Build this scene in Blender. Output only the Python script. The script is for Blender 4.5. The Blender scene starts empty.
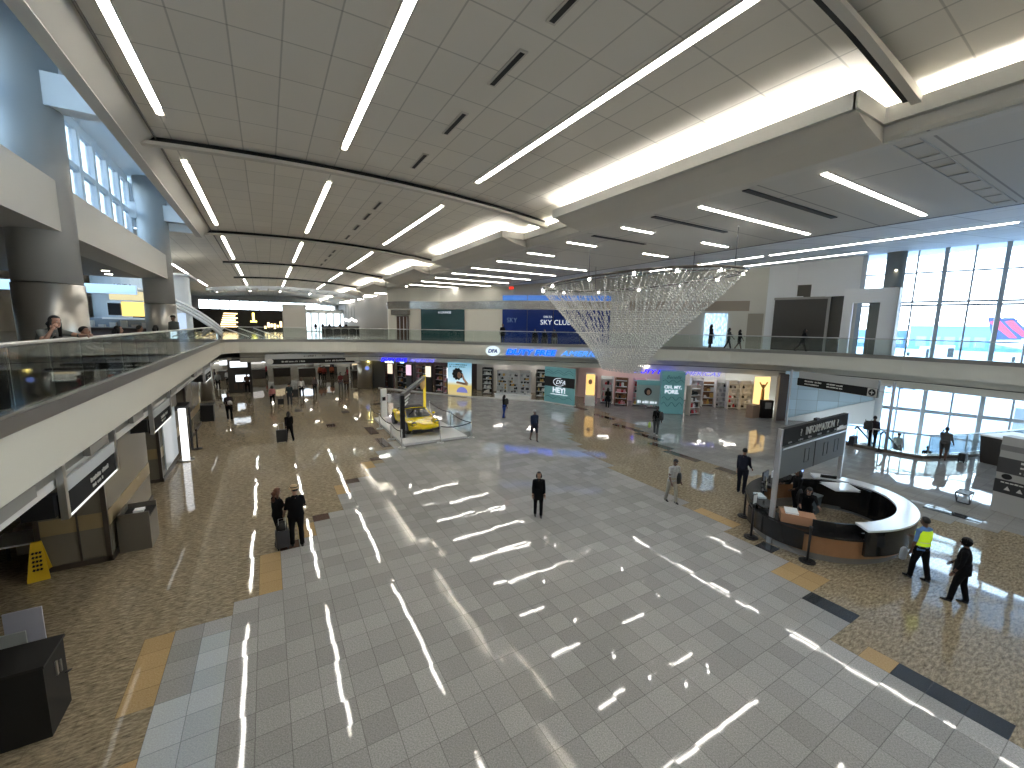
import bpy, bmesh, math, random
from mathutils import Vector, Matrix, Euler
from mathutils.kdtree import KDTree
random.seed(11)
PI = math.pi
sc = bpy.context.scene
col = sc.collection

# ------------------------------------------------------------------ materials
MATS = {}
def nodes_of(name):
    m = bpy.data.materials.new(name); m.use_nodes = True
    nt = m.node_tree; nt.nodes.clear()
    out = nt.nodes.new('ShaderNodeOutputMaterial')
    return m, nt, out
def mat(name, c, rough=.5, metal=0., emit=None, es=1., vary=.0, scale=8., ior=1.45, alpha=1., coat=0.):
    if name in MATS: return MATS[name]
    m, nt, out = nodes_of(name)
    b = nt.nodes.new('ShaderNodeBsdfPrincipled')
    b.inputs['Base Color'].default_value = (*c, 1)
    b.inputs['Roughness'].default_value = rough
    b.inputs['Metallic'].default_value = metal
    b.inputs['IOR'].default_value = ior
    if coat: b.inputs['Coat Weight'].default_value = coat
    if emit:
        b.inputs['Emission Color'].default_value = (*emit, 1)
        b.inputs['Emission Strength'].default_value = es
    if vary:
        tc = nt.nodes.new('ShaderNodeTexCoord'); n = nt.nodes.new('ShaderNodeTexNoise')
        n.inputs['Scale'].default_value = scale; n.inputs['Detail'].default_value = 4
        nt.links.new(tc.outputs['Object'], n.inputs['Vector'])
        mx = nt.nodes.new('ShaderNodeMix'); mx.data_type = 'RGBA'
        mx.inputs['A'].default_value = (*[v*(1-vary) for v in c], 1)
        mx.inputs['B'].default_value = (*[min(1, v*(1+vary)) for v in c], 1)
        nt.links.new(n.outputs['Fac'], mx.inputs['Factor'])
        nt.links.new(mx.outputs['Result'], b.inputs['Base Color'])
    nt.links.new(b.outputs[0], out.inputs[0])
    MATS[name] = m
    return m
def emis(name, c, s):
    if name in MATS: return MATS[name]
    m, nt, out = nodes_of(name)
    e = nt.nodes.new('ShaderNodeEmission'); e.inputs[0].default_value = (*c, 1); e.inputs[1].default_value = s
    nt.links.new(e.outputs[0], out.inputs[0]); MATS[name] = m
    return m
def glass(name, tint=(.9, .95, .95), fac=.1, rough=.02):
    if name in MATS: return MATS[name]
    m, nt, out = nodes_of(name)
    t = nt.nodes.new('ShaderNodeBsdfTransparent'); t.inputs[0].default_value = (*tint, 1)
    g = nt.nodes.new('ShaderNodeBsdfGlossy'); g.inputs['Roughness'].default_value = rough
    fr = nt.nodes.new('ShaderNodeFresnel'); fr.inputs[0].default_value = 1.45
    ad = nt.nodes.new('ShaderNodeMath'); ad.operation = 'MULTIPLY_ADD'; ad.inputs[1].default_value = .8; ad.inputs[2].default_value = fac*.3
    ad.use_clamp = True
    mx = nt.nodes.new('ShaderNodeMixShader')
    nt.links.new(fr.outputs[0], ad.inputs[0]); nt.links.new(ad.outputs[0], mx.inputs[0])
    nt.links.new(t.outputs[0], mx.inputs[1]); nt.links.new(g.outputs[0], mx.inputs[2])
    nt.links.new(mx.outputs[0], out.inputs[0]); MATS[name] = m
    return m

TS = .485; TX = -.98; TY = 3.8            # floor tile pitch and origin
def floor_mat(name, c1, c2, tilevar, speck, stretch=(1, 1, 1), sscale=60., grout=.55, rough=.035, warp=0.):
    m, nt, out = nodes_of(name); N = nt.nodes.new; L = nt.links.new
    geo = N('ShaderNodeNewGeometry')
    mp = N('ShaderNodeMapping'); mp.vector_type = 'POINT'
    mp.inputs['Location'].default_value = (-TX/TS, -TY/TS, 0); mp.inputs['Scale'].default_value = (1/TS, 1/TS, 0)
    L(geo.outputs['Position'], mp.inputs[0])
    fl = N('ShaderNodeVectorMath'); fl.operation = 'FLOOR'; L(mp.outputs[0], fl.inputs[0])
    fr = N('ShaderNodeVectorMath'); fr.operation = 'FRACTION'; L(mp.outputs[0], fr.inputs[0])
    wn = N('ShaderNodeTexWhiteNoise'); wn.noise_dimensions = '2D'; L(fl.outputs[0], wn.inputs['Vector'])
    # speckle
    mp2 = N('ShaderNodeMapping'); mp2.inputs['Scale'].default_value = stretch; mp2.inputs['Rotation'].default_value = (0, 0, .9)
    L(geo.outputs['Position'], mp2.inputs[0])
    n1 = N('ShaderNodeTexNoise'); n1.inputs['Scale'].default_value = sscale; n1.inputs['Detail'].default_value = 5; n1.inputs['Roughness'].default_value = .7
    L(mp2.outputs[0], n1.inputs[0])
    mr = N('ShaderNodeMapRange'); mr.inputs[1].default_value = .3; mr.inputs[2].default_value = .7
    L(n1.outputs['Fac'], mr.inputs[0])
    mx = N('ShaderNodeMix'); mx.data_type = 'RGBA'; mx.inputs['A'].default_value = (*c1, 1); mx.inputs['B'].default_value = (*c2, 1)
    L(mr.outputs[0], mx.inputs['Factor'])
    # tile brightness
    tv = N('ShaderNodeMapRange'); tv.inputs[3].default_value = 1-tilevar; tv.inputs[4].default_value = 1+tilevar
    L(wn.outputs['Value'], tv.inputs[0])
    sx = N('ShaderNodeSeparateXYZ'); L(fr.outputs[0], sx.inputs[0])
    def edge(o):
        a = N('ShaderNodeMath'); a.operation = 'PINGPONG'; a.inputs[1].default_value = .5; L(o, a.inputs[0])
        return a
    e1 = edge(sx.outputs[0]); e2 = edge(sx.outputs[1])
    mn = N('ShaderNodeMath'); mn.operation = 'MINIMUM'; L(e1.outputs[0], mn.inputs[0]); L(e2.outputs[0], mn.inputs[1])
    gt = N('ShaderNodeMapRange'); gt.inputs[1].default_value = .006; gt.inputs[2].default_value = .016; gt.inputs[3].default_value = grout; gt.inputs[4].default_value = 1
    L(mn.outputs[0], gt.inputs[0])
    mu = N('ShaderNodeMath'); mu.operation = 'MULTIPLY'; L(tv.outputs[0], mu.inputs[0]); L(gt.outputs[0], mu.inputs[1])
    vm = N('ShaderNodeVectorMath'); vm.operation = 'SCALE'; L(mx.outputs['Result'], vm.inputs[0]); L(mu.outputs[0], vm.inputs['Scale'])
    # each slab lies a hair off level, so reflections break at the joints
    cn = N('ShaderNodeVectorMath'); cn.operation = 'SUBTRACT'; cn.inputs[1].default_value = (.5, .5, .5); L(wn.outputs['Color'], cn.inputs[0])
    cs = N('ShaderNodeVectorMath'); cs.operation = 'MULTIPLY'; cs.inputs[1].default_value = (.007, .007, 0); L(cn.outputs[0], cs.inputs[0])
    nb = N('ShaderNodeTexNoise'); nb.inputs['Scale'].default_value = 2.2; L(geo.outputs['Position'], nb.inputs[0])
    ns = N('ShaderNodeVectorMath'); ns.operation = 'SUBTRACT'; ns.inputs[1].default_value = (.5, .5, .5); L(nb.outputs['Color'], ns.inputs[0])
    nz = N('ShaderNodeVectorMath'); nz.operation = 'MULTIPLY'; nz.inputs[1].default_value = (.006, .006, 0); L(ns.outputs[0], nz.inputs[0])
    a1 = N('ShaderNodeVectorMath'); a1.operation = 'ADD'; L(cs.outputs[0], a1.inputs[0]); L(nz.outputs[0], a1.inputs[1])
    a2 = N('ShaderNodeVectorMath'); a2.operation = 'ADD'; L(a1.outputs[0], a2.inputs[0]); L(geo.outputs['Normal'], a2.inputs[1])
    nn = N('ShaderNodeVectorMath'); nn.operation = 'NORMALIZE'; L(a2.outputs[0], nn.inputs[0])
    b = N('ShaderNodeBsdfPrincipled'); b.inputs['Roughness'].default_value = rough; b.inputs['IOR'].default_value = 1.5
    L(vm.outputs[0], b.inputs['Base Color']); L(nn.outputs[0], b.inputs['Normal'])
    L(b.outputs[0], out.inputs[0]); MATS[name] = m
    return m
def panel_mat(name, c, sx, sy, line=.6, w=.012, rough=.7, off=(0, 0), tv=.03, axes='xy'):
    """painted panels with dark joints, in world metres"""
    m, nt, out = nodes_of(name); N = nt.nodes.new; L = nt.links.new
    geo = N('ShaderNodeNewGeometry'); sp = N('ShaderNodeSeparateXYZ'); L(geo.outputs['Position'], sp.inputs[0])
    ax = {'x': 0, 'y': 1, 'z': 2}
    res = []; fls = []
    for k, (a, s) in enumerate(zip(axes, (sx, sy))):
        d = N('ShaderNodeMath'); d.operation = 'MULTIPLY_ADD'; d.inputs[1].default_value = 1/s; d.inputs[2].default_value = 50+off[k]/s
        L(sp.outputs[ax[a]], d.inputs[0])
        pp = N('ShaderNodeMath'); pp.operation = 'PINGPONG'; pp.inputs[1].default_value = .5; L(d.outputs[0], pp.inputs[0])
        r = N('ShaderNodeMapRange'); r.inputs[1].default_value = w/s*.5; r.inputs[2].default_value = w/s; r.inputs[3].default_value = line; r.inputs[4].default_value = 1
        L(pp.outputs[0], r.inputs[0]); res.append(r)
        f = N('ShaderNodeMath'); f.operation = 'FLOOR'; L(d.outputs[0], f.inputs[0]); fls.append(f)
    mu = N('ShaderNodeMath'); mu.operation = 'MULTIPLY'; L(res[0].outputs[0], mu.inputs[0]); L(res[1].outputs[0], mu.inputs[1])
    cb = N('ShaderNodeCombineXYZ'); L(fls[0].outputs[0], cb.inputs[0]); L(fls[1].outputs[0], cb.inputs[1])
    wn = N('ShaderNodeTexWhiteNoise'); wn.noise_dimensions = '2D'; L(cb.outputs[0], wn.inputs['Vector'])
    t = N('ShaderNodeMapRange'); t.inputs[3].default_value = 1-tv; t.inputs[4].default_value = 1+tv; L(wn.outputs['Value'], t.inputs[0])
    m2 = N('ShaderNodeMath'); m2.operation = 'MULTIPLY'; L(mu.outputs[0], m2.inputs[0]); L(t.outputs[0], m2.inputs[1])
    vm = N('ShaderNodeVectorMath'); vm.operation = 'SCALE'; vm.inputs[0].default_value = c; L(m2.outputs[0], vm.inputs['Scale'])
    b = N('ShaderNodeBsdfPrincipled'); b.inputs['Roughness'].default_value = rough
    L(vm.outputs[0], b.inputs['Base Color']); L(b.outputs[0], out.inputs[0]); MATS[name] = m
    return m

# ------------------------------------------------------------------ mesh helpers
class MB:
    def __init__(s): s.bm = bmesh.new(); s.mi = 0
    def face(s, pts, mi=None, smooth=False):
        vs = [s.bm.verts.new(p) for p in pts]
        try:
            f = s.bm.faces.new(vs); f.material_index = s.mi if mi is None else mi; f.smooth = smooth
        except ValueError: pass
        return s
    def box(s, x0, y0, z0, x1, y1, z1, M=None):
        P = [Vector((x, y, z)) for z in (z0, z1) for x, y in ((x0, y0), (x1, y0), (x1, y1), (x0, y1))]
        if M is not None: P = [M @ p for p in P]
        v = [s.bm.verts.new(p) for p in P]
        for q in ((3, 2, 1, 0), (4, 5, 6, 7), (0, 1, 5, 4), (1, 2, 6, 5), (2, 3, 7, 6), (3, 0, 4, 7)):
            f = s.bm.faces.new([v[i] for i in q]); f.material_index = s.mi
        return s
    def obox(s, c, size, rz=0, rx=0, ry=0):
        M = Matrix.Translation(c) @ Euler((rx, ry, rz)).to_matrix().to_4x4()
        a, b, d = [v/2 for v in size]
        return s.box(-a, -b, -d, a, b, d, M)
    def seg(s, p, q, w, h, zup=True):
        """box beam from p to q, w wide and h high"""
        p = Vector(p); q = Vector(q); d = (q-p); L = d.length; d.normalize()
        up = Vector((0, 0, 1)) if abs(d.z) < .99 else Vector((1, 0, 0))
        sd = d.cross(up).normalized(); up = sd.cross(d)
        P = [p+sd*a*w/2+up*b*h/2 for a, b in ((-1, -1), (1, -1), (1, 1), (-1, 1))]
        P += [x+d*L for x in P]
        v = [s.bm.verts.new(x) for x in P]
        for f in ((3, 2, 1, 0), (4, 5, 6, 7), (0, 1, 5, 4), (1, 2, 6, 5), (2, 3, 7, 6), (3, 0, 4, 7)):
            ff = s.bm.faces.new([v[i] for i in f]); ff.material_index = s.mi
        return s
    def rings(s, rs, cap=True, smooth=True, closed=True):
        """loft through lists of points"""
        V = [[s.bm.verts.new(p) for p in r] for r in rs]; n = len(V[0])
        for a, b in zip(V, V[1:]):
            for i in range(n if closed else n-1):
                j = (i+1) % n
                f = s.bm.faces.new((a[i], a[j], b[j], b[i])); f.material_index = s.mi; f.smooth = smooth
        if cap and closed:
            for r in (V[0][::-1], V[-1]):
                f = s.bm.faces.new(r); f.material_index = s.mi
        return s
    def tube(s, pts, r, n=8, cap=True):
        pts = [Vector(p) for p in pts]; R = r if isinstance(r, (list, tuple)) else [r]*len(pts)
        rs = []; ref = None
        for i, p in enumerate(pts):
            d = (pts[min(i+1, len(pts)-1)]-pts[max(i-1, 0)]).normalized()
            if ref is None: ref = Vector((0, 0, 1)) if abs(d.z) < .9 else Vector((1, 0, 0))
            a = d.cross(ref).normalized(); b = d.cross(a).normalized(); ref = -b if False else ref
            rs.append([p+a*R[i]*math.cos(2*PI*k/n)+b*R[i]*math.sin(2*PI*k/n) for k in range(n)])
        return s.rings(rs, cap)
    def cyl(s, x, y, z0, z1, r, n=24, r2=None):
        r2 = r if r2 is None else r2
        return s.rings([[(x+q*math.cos(2*PI*k/n), y+q*math.sin(2*PI*k/n), z) for k in range(n)] for z, q in ((z0, r), (z1, r2))])
    def lathe(s, x, y, prof, n=20):
        return s.rings([[(x+q*math.cos(2*PI*k/n), y+q*math.sin(2*PI*k/n), z) for k in range(n)] for z, q in prof])
    def ell(s, c, r, n=10, m=7, M=None):
        rs = []
        for i in range(m+1):
            t = PI*i/m; t = max(.05, min(PI-.05, t))
            ring = [Vector((c[0]+r[0]*math.sin(t)*math.cos(2*PI*k/n), c[1]+r[1]*math.sin(t)*math.sin(2*PI*k/n), c[2]-r[2]*math.cos(t))) for k in range(n)]
            if M is not None: ring = [M @ v for v in ring]
            rs.append(ring)
        return s.rings(rs)
    def prism(s, poly, z0, z1):
        v0 = [s.bm.verts.new((x, y, z0)) for x, y in poly]; v1 = [s.bm.verts.new((x, y, z1)) for x, y in poly]
        n = len(poly)
        for f in [v0[::-1], v1]+[(v0[i], v0[(i+1) % n], v1[(i+1) % n], v1[i]) for i in range(n)]:
            ff = s.bm.faces.new(f); ff.material_index = s.mi
        return s
    def wall(s, path, z0, z1, t=.1):
        """a vertical sheet t thick along a plan path"""
        off = offset(path, t)
        a = [(x, y, z0) for x, y in path]; b = [(x, y, z1) for x, y in path]
        c = [(x, y, z1) for x, y in off]; d = [(x, y, z0) for x, y in off]
        for i in range(len(path)-1):
            for u, v in ((a, b), (b, c), (c, d), (d, a)): s.face([u[i], u[i+1], v[i+1], v[i]])
        s.face([a[0], b[0], c[0], d[0]]); s.face([a[-1], d[-1], c[-1], b[-1]])
        return s
    def build(s, name, mats, parent=None, loc=None, rz=0):
        me = bpy.data.meshes.new(name)
        bmesh.ops.remove_doubles(s.bm, verts=s.bm.verts, dist=1e-5)
        bmesh.ops.recalc_face_normals(s.bm, faces=s.bm.faces)
        s.bm.to_mesh(me); s.bm.free()
        for m in (mats if isinstance(mats, (list, tuple)) else [mats]): me.materials.append(m)
        o = bpy.data.objects.new(name, me); col.objects.link(o)
        if parent is not None: o.parent = parent
        if loc is not None: o.location = loc
        if rz: o.rotation_euler = (0, 0, rz)
        return o
def offset(path, t):
    out = []
    for i, p in enumerate(path):
        a = Vector(path[max(i-1, 0)][:2]); b = Vector(path[min(i+1, len(path)-1)][:2]); d = (b-a)
        n = Vector((-d.y, d.x)).normalized()
        out.append((p[0]+n.x*t, p[1]+n.y*t))
    return out
def spline(pts, k=6):
    out = []
    P = [Vector(p) for p in pts]
    for i in range(len(P)-1):
        p0 = P[max(i-1, 0)]; p1 = P[i]; p2 = P[i+1]; p3 = P[min(i+2, len(P)-1)]
        for j in range(k):
            t = j/k
            out.append(tuple(.5*((2*p1)+(p2-p0)*t+(2*p0-5*p1+4*p2-p3)*t*t+(3*p1-p0-3*p2+p3)*t**3)))
    out.append(tuple(P[-1])); return out
def tag(o, label, cat, group=None, kind=None):
    o['label'] = label; o['category'] = cat
    if group: o['group'] = group
    if kind: o['kind'] = kind
    return o
def root(name, loc, label, cat, group=None, rz=0):
    o = bpy.data.objects.new(name, None); col.objects.link(o); o.location = loc; o.rotation_euler = (0, 0, rz)
    o.empty_display_size = .2
    return tag(o, label, cat, group)
def struct(o): o['kind'] = 'structure'; return o
def dup(r, loc=None, rz=None, label=None, group=None, parent=None):
    c = r.copy(); col.objects.link(c)
    if parent is not None: c.parent = parent
    if loc is not None: c.location = loc
    if rz is not None: c.rotation_euler = (0, 0, rz)
    if label: c['label'] = label
    if group: c['group'] = group
    for ch in list(r.children): dup(ch, parent=c)
    return c
def text(s, size, depth=.01, shear=0., bold=0., align='CENTER'):
    cu = bpy.data.curves.new('t', 'FONT'); cu.body = s; cu.size = size; cu.extrude = depth; cu.shear = shear; cu.offset = bold
    cu.align_x = align; cu.align_y = 'CENTER'; cu.resolution_u = 3
    o = bpy.data.objects.new('t', cu); col.objects.link(o)
    bpy.context.view_layer.update()
    me = bpy.data.meshes.new_from_object(o.evaluated_get(bpy.context.evaluated_depsgraph_get()))
    bpy.data.objects.remove(o); return me
def textobj(name, s, size, m, parent, M, **k):
    me = text(s, size, **k); me.transform(M)
    me.materials.clear(); me.materials.append(m)
    o = bpy.data.objects.new(name, me); col.objects.link(o)
    if parent is not None: o.parent = parent
    return o
def frame_M(p, xdir, z_up=True):
    """text frame: x along xdir (plan), y up, facing xdir x up"""
    x = Vector((xdir[0], xdir[1], 0)).normalized(); y = Vector((0, 0, 1)); z = x.cross(y)
    M = Matrix((x, y, z)).transposed().to_4x4(); M.translation = Vector(p); return M

# ------------------------------------------------------------------ palette
WHITE = mat('white paint', (.72, .71, .67), .55)
FASCIA = mat('fascia paint', (.66, .64, .56), .45)
CREAM = mat('cream wall', (.62, .60, .53), .6, vary=.03, scale=.6)
DARK = mat('dark metal', (.03, .03, .032), .4)
BLACK = mat('black', (.008, .008, .009), .5)
STEEL = mat('steel', (.55, .55, .54), .28, 1.)
CLAD = mat('column cladding', (.42, .40, .36), .32, .75)
CLADL = mat('brushed cladding', (.50, .48, .44), .25, .9)
ALU = mat('aluminium', (.62, .63, .63), .35, .8)
BROWN = mat('dark brown panel', (.07, .045, .035), .5)
LAMP = emis('lamp diffuser', (1., .96, .88), 10.)
SPOT = emis('spot lamp', (1., .93, .8), 12.)
RAILG = glass('balustrade glass', (.90, .95, .94), .06)
WING = glass('window glass', (.96, .98, 1.), .03)
SHOPG = glass('shop glass', (.9, .93, .93), .1)
MULL = mat('window frame paint', (.50, .54, .58), .5)
CEILT = panel_mat('ceiling tile', (.84, .81, .745), .82, 1.31, .68, .02, off=(.3, 0))
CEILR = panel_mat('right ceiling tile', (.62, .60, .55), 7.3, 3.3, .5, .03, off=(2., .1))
SOFF = mat('soffit paint', (.66, .635, .58), .6)

# ------------------------------------------------------------------ plan geometry
H = 6.3; DZ = 4.85
EDGE = [(-3.1, -14), (-3.1, 0), (-3.1, 12), (-3.1, 25), (-3.1, 38.2)] + [(-2.9, 39.2), (-2.0, 40.0)] + \
    spline([(-1.2, 40.05), (2.4, 39.9), (6.8, 38.9), (10.6, 36.7), (13.9, 33.9), (17.2, 30.7), (21.3, 27.0), (25.9, 23.4), (29.4, 19.8), (31.4, 16.3), (32.3, 12.9), (32.45, 9.4), (32.0, 5.0), (31.0, 1.0), (29.5, -3.0), (27.5, -7), (25, -14)], 3)
WIN0 = Vector((36.3, 11.3)); WU = Vector((-.31, .951)); WN = Vector((.951, .31))
def win(s, off=0): return (WIN0.x+WU.x*s+WN.x*off, WIN0.y+WU.y*s+WN.y*off)

def inside(p, poly):
    x, y = p; c = False; n = len(poly)
    for i in range(n):
        x1, y1 = poly[i]; x2, y2 = poly[(i+1) % n]
        if (y1 > y) != (y2 > y) and x < (x2-x1)*(y-y1)/(y2-y1)+x1: c = not c
    return c

# ------------------------------------------------------------------ floor
GRAY = floor_mat('grey granite slabs', (.20, .20, .198), (.46, .455, .44), .13, .2, sscale=45)
PALE = floor_mat('pale granite slabs', (.20, .20, .195), (.38, .375, .36), .10, .2, sscale=40, grout=.6)
BRN = floor_mat('brown granite slabs', (.085, .066, .04), (.46, .38, .26), .04, .3, stretch=(.5, 1.6, 1), sscale=13, grout=.82, rough=.035)
TAN = floor_mat('tan granite slabs', (.34, .22, .10), (.52, .38, .2), .08, .2, sscale=40)
RED = floor_mat('red brown granite slabs', (.05, .028, .02), (.11, .065, .05), .1, .2, sscale=60)
BLK = floor_mat('black granite slabs', (.022, .025, .03), (.05, .055, .06), .1, .2, sscale=60)
ICE = floor_mat('light blue granite slabs', (.33, .36, .38), (.5, .54, .57), .08, .2, sscale=45)
G = [(-2.9, -14), (-2.9, 6.9), (-2.2, 7.3), (-2.0, 10.1), (-1.1, 10.1), (-1.05, 10.75), (-.5, 10.75), (-.5, 12.6), (.4, 12.6), (.4, 13.5), (1.0, 13.5), (1.0, 14.5), (1.9, 14.5), (1.9, 16.1), (2.5, 16.1), (2.5, 17.2), (3.4, 17.2), (3.4, 18.8), (4.4, 18.8), (4.4, 20.6), (5.4, 20.6), (5.8, 25), (6.5, 29), (8, 35), (9.6, 39), (15, 33.4), (20, 28.8), (21.3, 25.5), (17, 21.5), (14.7, 18.2), (13.5, 15), (13.2, 12), (12.9, 9.5), (12.5, 7.4), (12.1, 6.2), (12.1, 5.35), (11.2, 5.35), (10.95, 4.35), (10.5, 3.35), (9.9, 3.35), (9.9, 2.3), (9.7, .9), (9.7, -14)]
P2 = [(22.6, 25.3), (20.3, 18), (18.4, 14.8), (17.8, 12.5), (18.2, 9.6), (18.8, 7), (18.6, 5.2), (19.9, 3.3), (21.5, 1.2), (21, -14), (40, -14), (40, 30), (26, 30)]
RECTS = [(-.52, 10.8, -.02, 12.6, 3), (-.02, 12.6, .45, 13.1, 4), (.45, 13.1, .95, 14.1, 3) , (1.0, 14.2, 1.45, 14.7, 4), (2.4, 16.9, 2.9, 17.4, 4), (1.9, 15.9, 2.4, 16.9, 3), (3.9, 19.4, 4.4, 19.9, 4), (3.4, 18.3, 3.9, 19.4, 3),
    (5.0, 21.2, 5.5, 23.2, 4), (5.0, 24.2, 5.5, 26.2, 4), (-2.9, 6.5, -1.95, 7.2, 3), (-2.45, 8.3, -1.95, 10.2, 3), (-1.95, 5.5, -1.47, 8.3, 6), (-1.47, 4, -.98, 9.7, 6), (-1.95, 8.3, -1.47, 10.2, 1),
    (10.45, 3.4, 10.95, 4.4, 5), (9.75, .9, 10.2, 2.4, 5), (12.1, 5.5, 12.55, 6.0, 5), (20.4, 3.3, 20.9, 4.8, 5), (9.7, 2.4, 10.15, 2.9, 3), (11.2, 4.4, 11.9, 5.3, 3), (12.6, 7.4, 13.1, 8.6, 3),
    (21.0, 24.0, 21.5, 25.5, 4), (20.3, 21, 20.8, 22.5, 4), (19.6, 17.6, 20.1, 19.6, 4), (18.7, 15.6, 19.2, 17.2, 4), (17.9, 14.1, 18.4, 15.3, 4), (17.3, 12.2, 17.8, 14.0, 4), (17.4, 10.2, 17.9, 11.2, 4),
    (4.5, 31, 5, 32, 4), (6.9, 33.5, 7.9, 34, 4), (3, 27, 3.5, 28, 4), (8.4, 31, 9.2, 31.5, 4), (1.5, 33, 2, 34, 4)]
OPEN = [(28.25, 13.0), (28.3, 8.9), (28.65, 7.15), (30.6, 6.3), (33.5, 5.5), (50, 2.5), (50, 14), (31, 14.2)]
def zone(x, y):
    for a, b, c, d, k in RECTS:
        if a <= x < c and b <= y < d: return k
    if inside((x, y), G): return 0
    if inside((x, y), P2): return 1
    return 2
mb = MB()
ix0 = int((-16-TX)/TS); ix1 = int((36-TX)/TS); iy0 = int((-14-TY)/TS); iy1 = int((78-TY)/TS)
for i in range(ix0, ix1):
    for j in range(iy0, iy1):
        x = TX+i*TS; y = TY+j*TS
        if inside((x+TS/2, y+TS/2), OPEN): continue
        if x > WIN0.x+(y-WIN0.y)*(-.31/.951)+.2: continue
        mb.face([(x, y, 0), (x+TS, y, 0), (x+TS, y+TS, 0), (x, y+TS, 0)], zone(x+TS/2, y+TS/2))
struct(mb.build('floor', [GRAY, PALE, BRN, TAN, RED, BLK, ICE]))
# curb round the escalator well, and the well itself
mb = MB(); mb.wall(OPEN[0:6], 0.0, .16, -.35); mb.mi = 1; mb.wall(OPEN[0:6], -5.0, 0.02, .1)
struct(mb.build('trim_1', [mat('dark granite curb', (.10, .085, .07), .2), CREAM]))
mb = MB(); mb.face([(24, -6, -5), (50, -6, -5), (40, 20, -5), (24, 20, -5)])
struct(mb.build('floor_lower', mat('lower floor', (.5, .5, .48), .3)))

# ------------------------------------------------------------------ deck slab, fascia, soffits
RIGHT = [win(-28, -.3), win(-4, -.3), win(3, -.3), win(12, -.3)]
BR = offset(EDGE, 3.0)
outer = [(26, -14)] + [q for q in BR[::-1] if q[1] < 8.5 and q[0] > 20] + [(35.2, 9.6)] + [(x, y) for x, y in [win(-1, -.3), win(14, -.3), win(30, -.3)]] + [(27, 96), (-26, 96), (-26, -14)]
deck = MB(); poly = offset(EDGE, .05) + outer[1:]
deck.prism(poly, 4.5, DZ)
struct(deck.build('floor_upper', mat('upper terrazzo', (.30, .29, .27), .12, vary=.2, scale=3)))
mb = MB()
mb.wall(EDGE, 3.86, 4.74, .12); struct(mb.build('wall_fascia', FASCIA))
mb = MB(); mb.wall(offset(EDGE, -.03), 4.74, 4.97, .13)
struct(mb.build('trim_2', mat('rail shoe metal', (.30, .29, .27), .35, .8)))
# recess strip under the fascia, then the bulkhead
mb = MB()
off1 = offset(EDGE, .10); off2 = offset(EDGE, .95)
for i in range(len(EDGE)-1):
    mb.face([(*off1[i], 3.87), (*off1[i+1], 3.87), (*off2[i+1], 3.87), (*off2[i], 3.87)])
struct(mb.build('ceiling_soffit', mat('under soffit', (.50, .48, .43), .6)))
# left bulkhead is close behind the fascia, elsewhere it carries the shop signs
nL = 5
mb = MB(); mb.wall([(-3.42, -14), (-3.42, 38.5), (-2.6, 40.6)], 3.30, 3.47, .2); mb.mi = 1
mb.wall([(-3.62, -14), (-3.62, 38.4)], 3.40, 3.90, .05)
struct(mb.build('trim_3', [WHITE, mat('grey reveal', (.30, .29, .27), .5)]))
BULK = offset(EDGE[6:], .95)
mb = MB(); mb.wall(BULK, 3.0, 3.80, .12); mb.mi = 1; mb.wall(offset(BULK, -.04), 3.40, 3.44, .05)
struct(mb.build('wall_bulkhead', [CREAM, DARK]))
mb = MB()
low = offset(EDGE, 1.05)
poly = low[7:] + outer[1:-1] + [(-26, 96), (-26, 41.5)]
mb.prism(poly, 3.3, 3.4); struct(mb.build('ceiling_lower', mat('lower ceiling', (.42, .41, .38), .6)))
mb = MB(); mb.prism([(-3.5, -14), (-3.5, 41.5), (-26, 41.5), (-26, -14)], 3.3, 3.4); struct(mb.build('ceiling_lower_left', MATS['lower ceiling']))
# black slot diffusers under the fascia
def along(path, s):
    L = 0
    for a, b in zip(path, path[1:]):
        d = math.dist(a, b)
        if L+d >= s:
            t = (s-L)/d; return (a[0]+(b[0]-a[0])*t, a[1]+(b[1]-a[1])*t), ((b[0]-a[0])/d, (b[1]-a[1])/d)
        L += d
    return path[-1], (1, 0)
path = EDGE[7:]; slot = None
ords = ['first', 'second', 'third', 'fourth', 'fifth', 'sixth', 'seventh', 'eighth', 'ninth', 'tenth', 'eleventh', 'twelfth', 'thirteenth', 'fourteenth', 'fifteenth', 'sixteenth', 'seventeenth', 'eighteenth']
mid = offset(path, .52)
for k in range(13):
    (x, y), d = along(mid, 13+k*2.75)
    if slot is None:
        m1 = MB(); m1.box(-.62, -.11, -.05, .62, .11, .02)
        slot = m1.build('slot_vent', BLACK)
        o = slot
    else: o = dup(slot)
    o.location = (x, y, 3.87); o.rotation_euler = (0, 0, math.atan2(d[1], d[0]))
    tag(o, 'black slot vent under the curved balcony fascia, %s from the far left' % ords[k], 'vent', 'slot vents under the balcony')

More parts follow.
